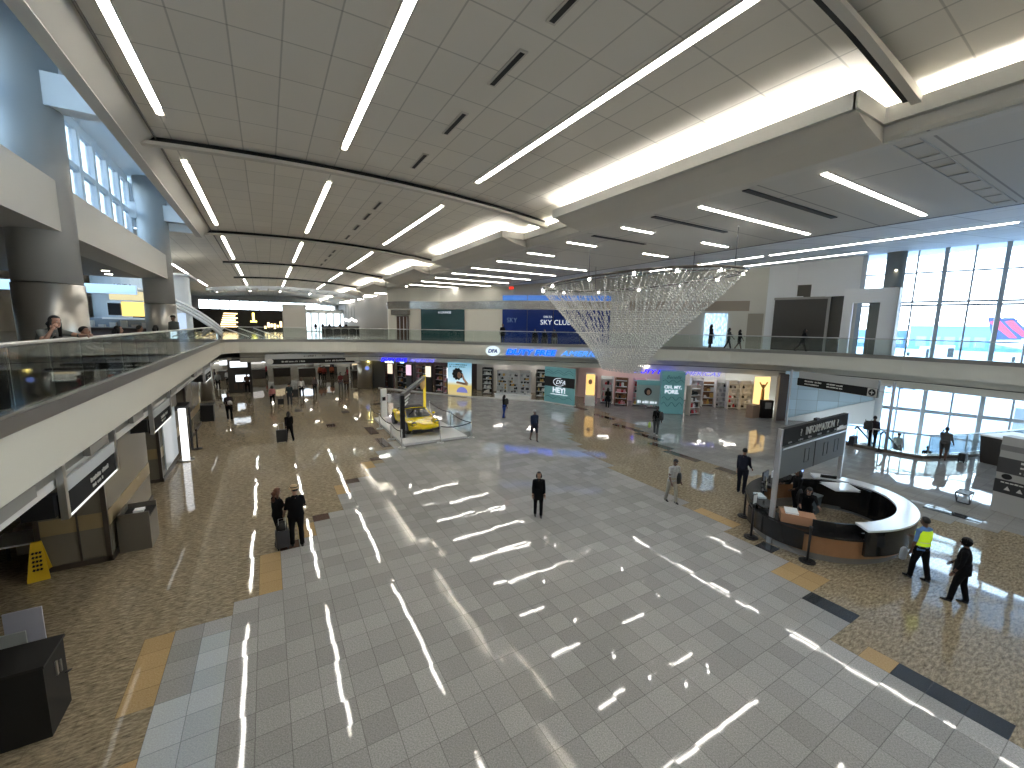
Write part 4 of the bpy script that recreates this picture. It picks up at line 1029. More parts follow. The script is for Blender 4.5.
# poster + black kiosk at the right end
r = root('poster_stand', (31.85, 16.75, 0), 'orange glowing golden statue poster right of the bright shop', 'panel', rz=math.atan2(-.5, 1.1))
MB().box(-.6, .3, .3, .6, .4, 2.9).build('lit_poster', emis('poster orange', (1., .66, .25), .6), r)
m1 = MB(); m1.tube([(0, .2, 1.1), (0, .2, 2.0)], [.13, .1], 10); m1.tube([(0, .2, 2.0), (-.3, .2, 2.5)], .05, 8); m1.tube([(0, .2, 2.0), (.3, .2, 2.5)], .05, 8); m1.ell((0, .2, 2.2), (.12, .1, .16)); m1.build('statue_figure', mat('statue gold', (.7, .35, .08), .4), r)
r = root('black_kiosk', (31.3, 16.25, 0), 'black upright terminal kiosk before the orange poster', 'kiosk', rz=-.5)
MB().box(-.4, -.2, 0, .4, .2, 1.3).build('cabinet', BLACK, r); MB().box(-.22, -.23, .7, .22, -.2, 1.15).build('screen', mat('kiosk screen', (.3, .3, .3), .3), r)
tag(MB().box(-.45, -.25, 0, .45, .25, .95).build('crate', mat('crate brown', (.3, .2, .14), .5), loc=(30.5, 16.75, 0)), 'brown boxy stand left of the black terminal kiosk', 'stand')
struct(MB().wall([(8.8, 42.9), (9.8, 41.35)], 0, 3.3, .1).build('wall_shop_side', mat('dark shop side', (.03, .028, .027), .6)))
struct(MB().wall([(23.6, 31.8), (24.9, 29.2)], 0, 3.4, .1).build('wall_shop_partition', MATS['shop wall rose']))
# curb and fascia of the storefronts
m1 = MB(); m1.wall([S[0], S[1], S[2], S[3], S[4]], 0, .1, .25); struct(m1.build('baseboard_shops', mat('pale stone curb', (.6, .6, .58), .3)))
# banners
TEAL = mat('banner teal', (.16, .38, .40), .4, emit=(.16, .38, .40), es=.04)
TEALD = mat('banner ink', (.02, .12, .14), .5)
def banner(name, a, b, z0, z1, label):
    d, n, L = sdir(a, b); r = root(name, (a[0], a[1], z0), label, 'banner', rz=math.atan2(d.y, d.x)); return r, L, z1-z0
r, L, Hh = banner('banner', S[1], S[2], .1, 3.05, 'poster of a woman with curly black hair on a blue sky')
m, nt, out = nodes_of('sky poster'); b = nt.nodes.new('ShaderNodeBsdfPrincipled'); gd = nt.nodes.new('ShaderNodeSeparateXYZ'); g2 = nt.nodes.new('ShaderNodeTexCoord')
rp = nt.nodes.new('ShaderNodeValToRGB'); e = rp.color_ramp.elements; e[0].position = 0; e[0].color = (.45, .38, .2, 1); e[1].position = 1; e[1].color = (.15, .36, .5, 1)
x_ = e.new(.3); x_.color = (.55, .42, .12, 1); x_ = e.new(.42); x_.color = (.45, .6, .68, 1)
nt.links.new(g2.outputs['Generated'], gd.inputs[0]); nt.links.new(gd.outputs[2], rp.inputs[0]); nt.links.new(rp.outputs[0], b.inputs['Base Color']); nt.links.new(rp.outputs[0], b.inputs['Emission Color']); b.inputs['Emission Strength'].default_value = .35; nt.links.new(b.outputs[0], out.inputs[0])
MB().box(0, 0, 0, L, .08, Hh).build('poster_board', m, r)
HAIRK = mat('hair black', (.008, .007, .007), .6); SK1 = mat('skin brown', (.22, .115, .07), .5); 
m1 = MB(); m1.ell((L*.42, -.015, 1.95), (.45, .02, .48), 20, 10); 
for i in range(10): m1.ell((L*.42+.4*math.cos(i*.63), -.015, 1.95+.42*math.sin(i*.63)), (.14, .018, .14), 8, 6)
m1.build('printed_hair', HAIRK, r)
m1 = MB(); m1.ell((L*.50, -.04, 1.85), (.2, .02, .28), 14, 8); m1.build('printed_face', mat('poster skin', (.42, .24, .16), .5), r)
m1 = MB(); m1.tube([(L*.62, -.05, 2.0), (L*.70, -.05, 1.5), (L*.85, -.05, 1.1)], [.07, .09, .11], 8); m1.tube([(L*.4, -.05, 1.2), (L*.85, -.05, 1.05)], .1, 8); m1.build('printed_arm', MATS['poster skin'], r)
m1 = MB(); m1.rings([[(L*.62+(.55)*q*math.cos(PI*i/10), -.03, .3+.5*q*math.sin(PI*i/10)) for i in range(11)] for q in (1, .02)], closed=False); m1.build('printed_fan', mat('print violet', (.16, .18, .5), .5, emit=(.16, .18, .5), es=.3), r)
m1 = MB(); marks(m1, -.02, .2, L*.85, 2.78, 9, .1, 'x'); marks(m1, -.02, .2, L*.8, 2.6, 9, .1, 'x'); m1.build('printed_text', TEALD, r)
r, L, Hh = banner('banner', S[3], S[4], .1, 3.05, 'teal banner with black DFA band and HEY! lettering')
MB().box(0, 0, 0, L, .1, Hh).build('banner_board', TEAL, r)
MB().box(0, -.03, 1.35, L, 0, 2.15).build('black_band', BLACK, r)
textobj('lettering', 'HEY!', .62, LETW, r, frame_M((L*.5, -.02, 1.05), (1, 0)), bold=.02)
m1 = MB(); marks(m1, -.01, L*.22, L*.8, .72, 10, .08, 'x'); m1.build('small_text', LETW, r)
textobj('lettering', 'DFA', .5, LETW, r, frame_M((L*.55, -.05, 1.74), (1, 0)), shear=.3)
m1 = MB(); m1.tube([(L*.5+.55*math.cos(t*.2), -.05, 1.75+.32*math.sin(t*.2)) for t in range(6, 30)], .025, 5); m1.build('logo_swoosh', LETW, r)
def squiggle(r, L, z, amp=.12, m=TEALD, y=-.03):
    m1 = MB(); m1.tube([(L*(.05+.9*i/22), y, z+amp*math.sin(i*.75)+.2*i/22*amp) for i in range(23)], .018, 5); m1.build('ink_stroke', m, r)
squiggle(r, L, 2.62); squiggle(r, L, 2.45, .08); squiggle(r, L, .42, .1)
r, L, Hh = banner('banner_pillar', S[6], S[7], 0, 3.2, 'teal pillar banner reading OH, MY, PORE at the shop corner')
MB().box(0, 0, .05, L, 1.2, Hh).build('pillar_body', TEAL, r)
textobj('lettering', 'OH, MY,', .34, LETW, r, frame_M((L*.5, -.02, 2.05), (1, 0)), bold=.01)
textobj('lettering', 'PORE.', .38, LETW, r, frame_M((L*.46, -.02, 1.70), (1, 0)), bold=.015)
textobj('lettering', 'Benefit', .36, TEALD, r, frame_M((L*.5, -.02, 2.8), (1, 0)), shear=.4)
squiggle(r, L, 2.5, .1); squiggle(r, L, 1.2, .13); squiggle(r, L, .75, .16)
r, L, Hh = banner('banner', (23.9, 21.9), (25.1, 20.75), .6, 2.5, 'small poster of a woman left of the teal pillar')
MB().box(0, 0, 0, L, .08, Hh).build('poster_board', mat('poster grey teal', (.28, .38, .38), .5), r)
m1 = MB(); m1.ell((L*.5, -.01, 1.05), (.28, .02, .3), 14, 8); m1.build('printed_hair', HAIRK, r); m1 = MB(); m1.ell((L*.52, -.03, 1.0), (.13, .02, .19), 12, 8); m1.build('printed_face', MATS['poster skin'], r)
MB().box(0, -.02, 1.55, L, 0, 1.9).build('teal_header', TEAL, r); m1 = MB(); marks(m1, -.01, .1, L-.1, .25, 8, .2, 'x'); m1.build('printed_text', LETW, r)
# lit signs
BLUS = emis('sign blue', (.01, .13, 1.), .75); BLUV = emis('sign violet blue', (.03, .03, 1.), .8); WHL = emis('logo white', (.75, .9, 1.), .42); VIOL = emis('sign pale violet', (.18, .18, .8), .6)
def lit_sign(name, p, q, z, size, label, m1_, m2_, logo=None):
    d = Vector((q[0]-p[0], q[1]-p[1])); L = d.length; d.normalize()
    r = root(name, (p[0], p[1], z), label, 'sign', rz=math.atan2(d.y, d.x))
    w = L*.5
    a = textobj('lettering', 'DUTY FREE', size, m1_, r, frame_M((0, -.06, 0), (1, 0)), shear=.25, bold=size*.035, depth=.05, align='LEFT')
    b = textobj('lettering', 'AMERICAS', size, m2_, r, frame_M((0, -.06, 0), (1, 0)), shear=.35, bold=-.003, depth=.05, align='LEFT')
    def fit(o, x0, x1):
        xs = [v.co.x for v in o.data.vertices]; lo, hi = min(xs), max(xs); s = (x1-x0)/(hi-lo)
        for v in o.data.vertices: v.co.x = x0+(v.co.x-lo)*s
    fit(a, 0, L*.49); fit(b, L*.53, L)
    return r, d
r, d = lit_sign('lit_sign', (17.35, 30.42), (23.9, 24.75), 4.2, .62, 'bright blue lit DUTY FREE AMERICAS letters on the balcony fascia', BLUS, emis('sign light blue', (.05, .26, .9), .7))
r = root('lit_logo', (16.5, 31.2, 4.25), 'glowing white oval DFA logo left of the blue fascia letters', 'sign', rz=-.72)
m1 = MB(); m1.rings([[(.58*math.cos(2*PI*k/28), y, .42*math.sin(2*PI*k/28)) for k in range(28)] for y in (-.16, .04)]); m1.build('oval', WHL, r)
textobj('lettering', 'DFA', .42, mat('logo navy', (.01, .03, .2), .4), r, frame_M((0, -.18, 0), (1, 0)), shear=.2, bold=.02)
lit_sign('lit_sign', (8.9, 38.7), (13.0, 35.85), 3.12, .46, 'violet blue lit DUTY FREE AMERICAS sign over the perfume shop', BLUV, VIOL)
lit_sign('lit_sign', (26.1, 24.3), (30.55, 19.5), 2.85, .46, 'violet blue lit DUTY FREE AMERICAS sign over the right hand shops', BLUV, VIOL)

# ------------------------------------------------------------------ chandelier
r = root('chandelier', (15.3, 15.3, 8.6), 'huge crystal net chandelier tapering from an oval ring toward the floor', 'chandelier')
RING = spline([(-.5, 6.3), (.8, 6.2), (2.2, 5.0), (2.9, 2.6), (3.0, .2), (2.2, -2.8), (1.4, -4.6), (.4, -6.0), (-1.1, -5.8), (-2.0, -4.8), (-2.55, -3.4), (-2.7, -1.3), (-2.4, 2.0), (-1.6, 4.6), (-.5, 6.3)], 8)[:-1]
m1 = MB(); m1.tube([(x, y, 0) for x, y in RING]+[(*RING[0], 0)], .05, 8); m1.tube([(x*.97, y*.97, -.12) for x, y in RING]+[(RING[0][0]*.97, RING[0][1]*.97, -.12)], .02, 6); m1.build('ring', mat('ring bronze', (.12, .11, .10), .35, .8), r)
m1 = MB()
for x, y in ((-2.45, -.3), (-.6, -6.1), (2.2, 4.5), (2.6, -2)): m1.tube([(x, y, 0), (x, y, 1.4)], .012, 6)
m1.build('suspension_cable', DARK, r)
for i in range(0, len(RING), 9): MB().cyl(RING[i][0]*.98, RING[i][1]*.98, -.16, -.08, .05, 10).build('ring_lamp', emis('ring lamp', (1, .97, .9), 22), r)
def ringpt(t):
    t = (t % 1)*len(RING); i = int(t); f = t-i; a = RING[i % len(RING)]; b = RING[(i+1) % len(RING)]
    return Vector((a[0]+(b[0]-a[0])*f, a[1]+(b[1]-a[1])*f))
CRY = mat('crystal', (.97, .97, .94), .2, .55, coat=1.)
def strand(t, shrink=1., nb=44, tw=.16, zb=-4.35, name='crystal_strand'):
    p0 = ringpt(t)*shrink; ang = 2*PI*(t+tw)+1.55; p1 = Vector((1.15*math.cos(-ang+3.2)*shrink-.1, 1.0*math.sin(-ang+3.2)*shrink-.3))
    p1 = ringpt(t+tw)*.20*shrink+Vector((-.15, -.3))
    m1 = MB(); rnd = random.Random(int(t*9999))
    pts = []
    for i in range(nb+1):
        u = i/nb; v = u**1.08
        q = p0.lerp(p1, v); sag = -.18*math.sin(PI*u)
        q = q*(1+sag*.0)
        a = tw*0
        pts.append(Vector((q.x, q.y, zb*u)))
    P_ = []; R_ = []
    for i, q in enumerate(pts):
        c = q+Vector((rnd.uniform(-.02, .02), rnd.uniform(-.02, .02), 0))
        P_ += [c+Vector((0, 0, .045)), c, c-Vector((0, 0, .045))] if True else []
        R_ += [.004, (.012 if rnd.random() < .35 else rnd.uniform(.026, .046)), .004]
    m1.tube(P_, R_, 3)
    return m1
NS = 100
for k in range(NS): strand((k+.5)/NS).build('crystal_strand', CRY, r)
m1 = MB()
for k in range(110):
    s_ = strand((k*.618) % 1, shrink=.62+.36*((k*.37) % 1), nb=44, zb=-4.3)
    me = bpy.data.meshes.new('t'); s_.bm.to_mesh(me); s_.bm.free(); m1.bm.from_mesh(me); bpy.data.meshes.remove(me)
o = m1.build('inner_crystals', CRY, r); o['kind'] = 'stuff'

# ------------------------------------------------------------------ information desk
r = root('information_desk', (15.1, 5.75, 0), 'large oval information desk with wood front and black upper screen', 'desk')
WOOD = mat('desk wood', (.30, .15, .07), .35, vary=.25, scale=2.5)
WTOP = mat('desk white stone', (.72, .74, .76), .12)
DK = mat('desk black screen', (.012, .012, .013), .15)
def ell_ring(a0, a1, n, z0, z1, ro, ri, cx=0, cy=0, sx=2.55, sy=1.98):
    """arc of an oval tube wall between scale factors ri..ro"""
    m1 = MB(); rs = []
    for i in range(n+1):
        a = math.radians(a0+(a1-a0)*i/n); c, s_ = math.cos(a), math.sin(a)
        rs.append([(cx+(sx+q)*c, cy+(sy+q)*s_, z) for q, z in ((ro, z0), (ro, z1), (ri, z1), (ri, z0))])
    m1.rings(rs, smooth=False); return m1
ell_ring(0, 360, 72, 0, .22, -.12, -.30).build('plinth', mat('desk plinth', (.34, .33, .31), .25, .5), r)
ell_ring(0, 360, 72, .22, .74, 0, -.12).build('wood_front', WOOD, r)
ell_ring(150, 232, 30, .74, .80, .06, -.55).build('counter_top', DK, r)
ell_ring(60, 150, 30, .74, 1.0, .02, -.12).build('back_front', DK, r)
ell_ring(58, 165, 30, 1.0, 1.05, .08, -.45).build('back_counter', DK, r)
ell_ring(232, 372, 60, .36, 1.06, .12, .02).build('black_screen', DK, r)
ell_ring(140, 196, 30, .25, .74, .05, .0).build('black_side_panel', DK, r)
ell_ring(232, 400, 60, 1.06, 1.11, .14, -.36).build('white_counter_top', WTOP, r)
ell_ring(-20, 60, 30, .2, 1.06, -.42, -.50).build('inner_screen', DK, r)
ell_ring(200, 372, 40, .1, 1.06, -.30, -.36).build('inner_wall', DK, r)
ell_ring(160, 232, 30, .25, .74, -.5, -.55).build('inner_front', DK, r)
m1 = MB(); m1.face([(1.35, .75, 1.10), (2.1, .2, 1.10), (1.6, -.35, 1.10), (.95, .1, 1.10)]); m1.face([(1.35, .75, 1.05), (2.1, .2, 1.05), (1.6, -.35, 1.05), (.95, .1, 1.05)]); m1.build('cross_counter', WTOP, r)
DX, DY = 15.1, 5.75
# things on and in the desk
tag(MB().box(-.42, -.22, 0, .42, .22, .26).build('cardboard_box', mat('cardboard', (.42, .22, .12), .6), loc=(13.05, 5.6, .80), rz=-1.0), 'brown cardboard box on the near left counter of the desk', 'box')
tag(MB().box(-.16, -.22, 0, .16, .22, .05).build('paper_stack', PB, loc=(13.0, 5.75, 1.06), rz=-1.0), 'stack of white papers lying on the brown cardboard box', 'paper')
tag(MB().box(-.6, -.15, 0, .6, .15, .02).build('paper_tray', mat('pale tray', (.5, .52, .53), .4), loc=(13.75, 4.65, .8), rz=-.72), 'flat pale leaflet tray on the front counter of the desk', 'tray')
for k, (x, y, rz, z) in enumerate(((14.0, 7.05, .5, 1.05), (14.75, 7.45, .15, 1.05), (16.6, 7.25, -.2, 1.05), (17.1, 6.5, -.9, .8))):
    q = root('monitor', (x, y, z if k < 3 else .8), 'computer monitor on the desk, %s' % ('far left one with pale screen', 'second from the left on the back counter', 'blue lit one at the back right', 'black one by the white counter')[k], 'monitor', rz=rz)
    MB().box(-.24, -.02, .1, .24, .02, .42).build('bezel', BLACK, q); MB().box(-.03, -.03, 0, .03, .03, .1).box(-.12, -.08, 0, .12, .08, .015).build('stand', DARK, q)
    MB().box(-.21, -.028, .13, .21, -.02, .39).build('screen', emis('monitor %d' % k, ((.6, .6, .45), (.1, .12, .14), (.3, .45, 1), (.02, .02, .02))[k], (.35, .3, .9, .2)[k]), q)
q = root('waste_bin', (16.25, 6.5, 0), 'grey blue waste bin inside the information desk', 'bin')
MB().rings([[(s_*.17*a, s2*.14*a, z) for s_, s2 in ((-1, -1), (1, -1), (1, 1), (-1, 1))] for z, a in ((0, .85), (.62, 1.1))], smooth=False).build('body', mat('bin blue grey', (.10, .13, .15), .5), q)
MB().box(-.2, -.17, .62, .2, .17, .66).build('lid', mat('bin lid', (.16, .2, .22), .5), q)
tag(MB().box(-.2, -.12, 0, .2, .12, .3).build('leaflet_holder', mat('holder pale', (.5, .6, .65), .3), loc=(13.35, 6.85, .8), rz=.9), 'pale blue leaflet holder at the left end of the desk', 'holder')
tag(MB().box(-.15, -.02, 0, .15, .02, .24).build('leaflet_stand', PB, loc=(15.6, 7.62, 1.05), rz=.2), 'white leaflet stand on the back counter of the desk', 'stand')
tag(MB().box(-.13, -.1, 0, .13, .1, .1).build('printer', mat('printer black', (.02, .02, .02), .4), loc=(14.4, 7.15, 1.05), rz=.3), 'small black printer between the back monitors', 'printer')
# overhead information sign
r = root('information_sign', (12.7, 6.12, 0), 'tall two post INFORMATION sign rising from the desk', 'sign', rz=math.atan2(.2, 4.5))
Ls = 4.75
POST = mat('sign post silver', (.5, .5, .51), .3, .6)
for x in (0, Ls): MB().box(x-.05, -.06, 0, x+.05, .06, 3.5).build('post', POST, r)
MB().box(.05, -.07, 2.98, Ls-.05, .07, 3.5).build('name_band', SIGNG, r)
MB().box(.05, -.06, 2.0, Ls-.05, .06, 2.90).build('lower_panel', mat('sign grey panel', (.13, .14, .145), .6), r)
MB().box(.05, -.10, 2.88, Ls-.05, .10, 2.93).build('ledge', ALU, r)
o = textobj('lettering', 'INFORMATION', .34, SIGNT, r, frame_M((Ls*.52, -.09, 3.27), (1, 0)), bold=0)
xs = [v.co.x for v in o.data.vertices]; lo, hi = min(xs), max(xs)
for v in o.data.vertices: v.co.x = Ls*.30+(v.co.x-lo)/(hi-lo)*Ls*.44
for x in (Ls*.235, Ls*.80): textobj('question_mark', '?', .3, SIGNT, r, frame_M((x, -.09, 3.27), (1, 0)))
m1 = MB()
for i in range(6): marks(m1, -.085, .35+i*.65, .35+i*.65+.3, 3.06, 4, .06, 'x')
m1.build('small_text', mat('dim sign text', (.3, .3, .3), .5), r)
m1 = MB(); m1.box(Ls*.80, -.10, 3.0, Ls*.97, -.08, 3.10); m1.box(Ls*.84, -.1, 3.1, Ls*.9, -.08, 3.14); m1.build('white_sticker', PB, r)
m1 = MB()
for x in (Ls*.33, Ls*.62, Ls*.80):
    for a in ((x, 2.25, x+.32, 2.27), (x, 2.68, x+.32, 2.70), (x, 2.25, x+.02, 2.7), (x+.3, 2.25, x+.32, 2.7)): m1.box(a[0], -.075, a[1], a[2], -.06, a[3])
m1.box(Ls*.48, -.075, 2.0, Ls*.485, -.06, 2.9); m1.build('panel_seams', DARK, r)
MB().box(Ls*.47, -.05, 3.5, Ls*.51, .05, 3.58).build('sensor', BLACK, r)
# directional sign behind (hung from the balcony)
r = root('hanging_sign', (30.0, 13.72, 2.8), 'long dark directional sign with arrow disc below the right balcony', 'sign', rz=math.atan2(-5.4, -1.8))
Lh = 4.9
MB().box(0, 0, 0, Lh, .12, .95).build('pale_case', mat('pale sign case', (.42, .43, .42), .4), r)
o = MB().box(-.05, -.03, .02, Lh+.02, 0, .5).build('sign_board', SIGNG, r)
m1 = MB(); marks(m1, -.04, .5, 1.7, .36, 12, .1, 'x'); marks(m1, -.04, .5, 1.5, .18, 10, .08, 'x'); marks(m1, -.04, 2.0, 3.0, .36, 10, .08, 'x'); marks(m1, -.04, 2.0, 3.0, .2, 10, .07, 'x'); m1.build('text', SIGNT, o)
m1 = MB(); m1.box(Lh-.5, -.045, .03, Lh, -.03, .49); m1.build('arrow_field', mat('arrow pale', (.5, .5, .48), .5), o)
m1 = MB(); m1.rings([[(Lh-.25+.19*math.cos(2*PI*k/18), y, .26+.19*math.sin(2*PI*k/18)) for k in range(18)] for y in (-.06, -.045)]); m1.build('arrow_disc', BLACK, o)
MB().box(Lh-.27, -.07, .15, Lh-.23, -.06, .37).box(Lh-.36, -.07, .24, Lh-.14, -.06, .28).build('arrow', SIGNT, o)
for x in (-.6, Lh+.75): MB().box(x-.05, -.02, -2.8, x+.05, .08, .95).build('post', POST, r)
MB().box(Lh, 0, .75, Lh+.75, .04, .8).box(Lh, 0, .35, Lh+.75, .04, .4).build('bracket', POST, r)

# directory pylon at the right edge
r = root('directory_pylon', (22.62, 2.87, 0), 'broad pale directory pylon with dark text bands at the right edge', 'sign', rz=math.radians(-101.5))
MB().box(-.55, -.35, 0, 1.6, .15, 2.75).build('body', mat('pylon pale', (.38, .38, .37), .4), r)
b1 = MB().box(-.56, -.36, 1.45, 1.6, -.34, 2.0).build('text_band', mat('pylon dark', (.06, .06, .062), .4), r)
b2 = MB().box(-.56, -.36, .72, 1.6, -.34, 1.2).build('icon_band', mat('pylon black', (.03, .03, .032), .4), r)
MB().box(-.56, -.36, 2.25, 1.6, -.34, 2.45).build('grey_band', mat('pylon mid', (.2, .2, .2), .4), r)
m1 = MB(); 
for z in (1.9, 1.74, 1.56): marks(m1, -.37, .0, 1.3, z, 12, .07, 'x')
m1.build('text', SIGNT, b1)
m1 = MB(); marks(m1, -.37, -.4, 1.4, 1.12, 16, .05, 'x')
for x in (-.3, 0, .35, .7, 1.0): m1.face([(x, -.37, .85), (x+.16, -.37, .85), (x+.08, -.37, 1.0)])
m1.build('icons', SIGNT, b2)
m1 = MB(); m1.rings([[(-.28+.13*math.cos(2*PI*k/16), y, 1.33+.1*math.sin(2*PI*k/16)) for k in range(16)] for y in (-.37, -.35)]); m1.build('arrow_disc', BLACK, r)
r = root('planter_box', (31.3, 4.6, 0), 'dark tapered planter box with white rim by the lower windows', 'planter', rz=-.3)
MB().rings([[(a*x, a*y, z) for x, y in ((-1.2, -.5), (1.2, -.5), (1.2, .5), (-1.2, .5))] for z, a in ((0, .88), (1.35, 1.0))], smooth=False).build('body', mat('planter brown', (.04, .035, .032), .4), r)
MB().box(-1.22, -.52, 1.35, 1.22, .52, 1.42).build('rim', PB, r)
r = root('wire_stool', (22.2, 3.95, 0), 'low black wire frame stool left of the directory pylon', 'stool')
m1 = MB(); m1.tube([(-.3, 0, .45), (.35, 0, .45), (0, 0, .05), (-.3, 0, .45)], .02, 6); m1.tube([(-.3, .35, .45), (.35, .35, .45), (0, .35, .05), (-.3, .35, .45)], .02, 6); m1.tube([(-.3, 0, .45), (-.3, .35, .45)], .02, 6); m1.tube([(.35, 0, .45), (.35, .35, .45)], .02, 6); m1.tube([(0, 0, .03), (0, .35, .03)], .02, 6)
m1.build('frame', DARK, r); MB().box(-.3, .02, .44, .35, .33, .46).build('seat', DARK, r)

# stanchions
def stanchion(x, y, label, h=1.0, topper=False, mt=BLACK):
    r = root('stanchion', (x, y, 0), label, 'stanchion')
    MB().cyl(0, 0, 0, .03, .2, 20).cyl(0, 0, .03, .06, .12, 16).build('base', mt, r)
    MB().cyl(0, 0, .05, h, .032, 12).build('post', mt, r); MB().cyl(0, 0, h-.08, h+.03, .042, 12).build('belt_head', mt, r)
    if topper: 
        MB().box(-.11, -.012, h+.05, .11, .012, h+.35).build('sign_frame', DARK, r); MB().box(-.09, -.016, h+.07, .09, -.011, h+.33).build('notice', PB, r)
    return r
stanchion(12.5, 6.55, 'black belt stanchion with small white notice left of the desk', 1.05, True)
stanchion(13.75, 7.5, 'black belt stanchion farthest from the camera left of the desk', 1.0)
stanchion(12.55, 5.02, 'black belt stanchion standing in front of the desk', 1.0)
stanchion(28.0, 8.55, 'black belt stanchion beside the escalator entrance', 1.0)
stanchion(-3.3, 25.2, 'black belt stanchion behind the dark display frame on the left', 1.0)
def belt(a, b, label, z=.95):
    m1 = MB(); n = 10
    pts = [Vector(a).lerp(Vector(b), i/n) for i in range(n+1)]
    m1.rings([[(p.x, p.y, z-.12*math.sin(PI*i/n)+q) for q in (-.025, .025)] for i, p in enumerate(pts)], closed=False)
    m1.rings([[(p.x+.004, p.y+.004, z-.12*math.sin(PI*i/n)+q) for q in (-.025, .025)] for i, p in enumerate(pts)], closed=False)
    tag(m1.build('belt', BLACK), label, 'belt')
belt((12.55, 6.6), (13.7, 7.46), 'black belt between the two left desk stanchions')
belt((12.5, 6.5), (12.55, 5.07), 'black belt running past the desk to the front stanchion')

# ------------------------------------------------------------------ car display
r = root('display_platform', (7.65, 24.4, 0), 'low white display platform under the yellow sports car', 'platform')
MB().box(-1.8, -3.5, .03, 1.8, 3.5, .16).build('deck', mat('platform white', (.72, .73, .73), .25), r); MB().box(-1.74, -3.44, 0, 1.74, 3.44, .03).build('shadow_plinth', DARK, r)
MB().box(-1.815, -3.5, .03, -1.80, 3.5, .15).build('edge_trim', mat('platform edge', (.6, .62, .63), .3), r)
def car(loc, rz):
    r = root('sports_car', loc, 'yellow low sports car with black soft top on the white platform', 'car', rz=rz)
    Y = mat('car yellow', (.80, .60, .0), .2, coat=1.)
    # stations along length, y: -2.25 nose .. 2.25 tail ; (y, half width, z_low, z_belt, z_top)
    st = [(-2.27, .52, .30, .46, .50), (-2.18, .76, .20, .50, .58), (-1.95, .86, .16, .58, .66), (-1.6, .91, .16, .66, .74), (-1.3, .93, .17, .72, .79), (-.95, .91, .17, .74, .82), (-.5, .88, .17, .77, .86), (.2, .88, .17, .80, .88), (.8, .90, .17, .84, .92), (1.2, .95, .18, .86, .94), (1.6, .96, .2, .84, .93), (1.95, .92, .22, .78, .86), (2.15, .82, .28, .72, .78), (2.26, .6, .34, .62, .66)]
    rs = []
    for y, w, zl, zb, zt in st:
        half = [(0, zl), (w*.8, zl), (w*.97, zl+.1), (w, (zl+zb)/2), (w*.98, zb), (w*.86, zb+(zt-zb)*.75), (w*.6, zt), (w*.3, zt-.015), (0, zt-.02)]
        ring = [(x, y, z) for x, z in half]+[(-x, y, z) for x, z in half[::-1][1:-1]]
        rs.append(ring)
    m1 = MB(); m1.rings(rs); b = m1.build('body', Y, r)
    md = b.modifiers.new('s', 'SUBSURF'); md.levels = 1; md.render_levels = 1
    # fender bulges with lamps
    for s_ in (-1, 1):
        MB().ell((s_*.66, -1.72, .66), (.22, .42, .15), 16, 10).build('front_fender', Y, r)
        MB().ell((s_*.76, 1.35, .80), (.2, .55, .17), 16, 10).build('rear_fender', Y, r)
        h = MB().ell((s_*.66, -2.03, .66), (.135, .07, .135), 16, 10).build('headlight', mat('headlight glass', (.05, .06, .06), .05, coat=1.), r)
        MB().ell((s_*.66, -2.085, .66), (.06, .02, .06), 10, 6).build('lamp_core', mat('lamp core', (.8, .85, .85), .1), h)
        MB().ell((s_*1.0, -.62, .93), (.11, .08, .07), 12, 8).build('mirror', Y, r)
        MB().box(s_*.55-.25, -2.28, .27, s_*.55+.25, -2.16, .40).build('air_intake', BLACK, r)
    MB().box(-.35, -2.30, .25, .35, -2.2, .36).build('centre_grille', BLACK, r); MB().box(-.8, -2.26, .19, .8, -2.1, .225).build('splitter', DARK, r)
    # greenhouse
    gl = mat('car glass', (.015, .018, .02), .05, coat=1.)
    g = [(-.95, .80, .72, .80, .0), (-.45, .78, .80, 1.05, .60), (-.05, .76, .84, 1.22, .62), (.45, .74, .86, 1.25, .62), (.95, .72, .88, 1.13, .58), (1.5, .66, .90, .96, .5)]
    rs = []
    for y, w, zb, zt, wt in g:
        wt = wt or w*.9
        half = [(w, zb-.05), (w*.98, zb+.02), (wt, zt-.05), (wt*.8, zt), (0, zt+.015)]
        rs.append([(x, y, z) for x, z in half]+[(-x, y, z) for x, z in half[::-1][1:]])
    MB().rings(rs).build('glass_cabin', gl, r)
    rs = []
    for y, wt, zt in ((-.12, .6, 1.215), (.1, .62, 1.25), (.5, .63, 1.27), (.95, .6, 1.15), (1.35, .56, 1.02)):
        half = [(wt+.02, zt-.08), (wt*.84, zt+.015), (0, zt+.03)]
        rs.append([(x, y, z) for x, z in half]+[(-x, y, z) for x, z in half[::-1][1:]])
    MB().rings(rs).build('soft_top', mat('soft top', (.012, .012, .014), .7), r)
    m1 = MB(); m1.tube([(-.76, -.93, .82), (-.64, -.15, 1.2)], .022, 6); m1.tube([(.76, -.93, .82), (.64, -.15, 1.2)], .022, 6); m1.tube([(-.64, -.15, 1.2), (-.3, -.2, 1.245), (.3, -.2, 1.245), (.64, -.15, 1.2)], .022, 6); m1.build('windscreen_frame', Y, r)
    for s_ in (-1, 1):
        for y in (-1.36, 1.36):
            m1 = MB(); m1.tube([(s_*.70, y, .335), (s_*.72, y, .335), (s_*.93, y, .335), (s_*.95, y, .335)], [.28, .335, .335, .3], 24); w = m1.build('wheel', mat('tyre', (.012, .012, .012), .6), r)
            m1 = MB(); m1.tube([(s_*.94, y, .335), (s_*.965, y, .335)], .24, 20)
            m1.build('rim', mat('rim black', (.05, .05, .055), .3, .7), w)
            m1 = MB(); m1.tube([(s_*.945, y, .36), (s_*.955, y, .36)], .38, 24); 
            m1.build('wheel_arch', BLACK, w)
    MB().box(-.6, 2.22, .62, .6, 2.27, .66).build('tail_lamp', mat('tail red', (.4, .01, .01), .3), r)
    return r
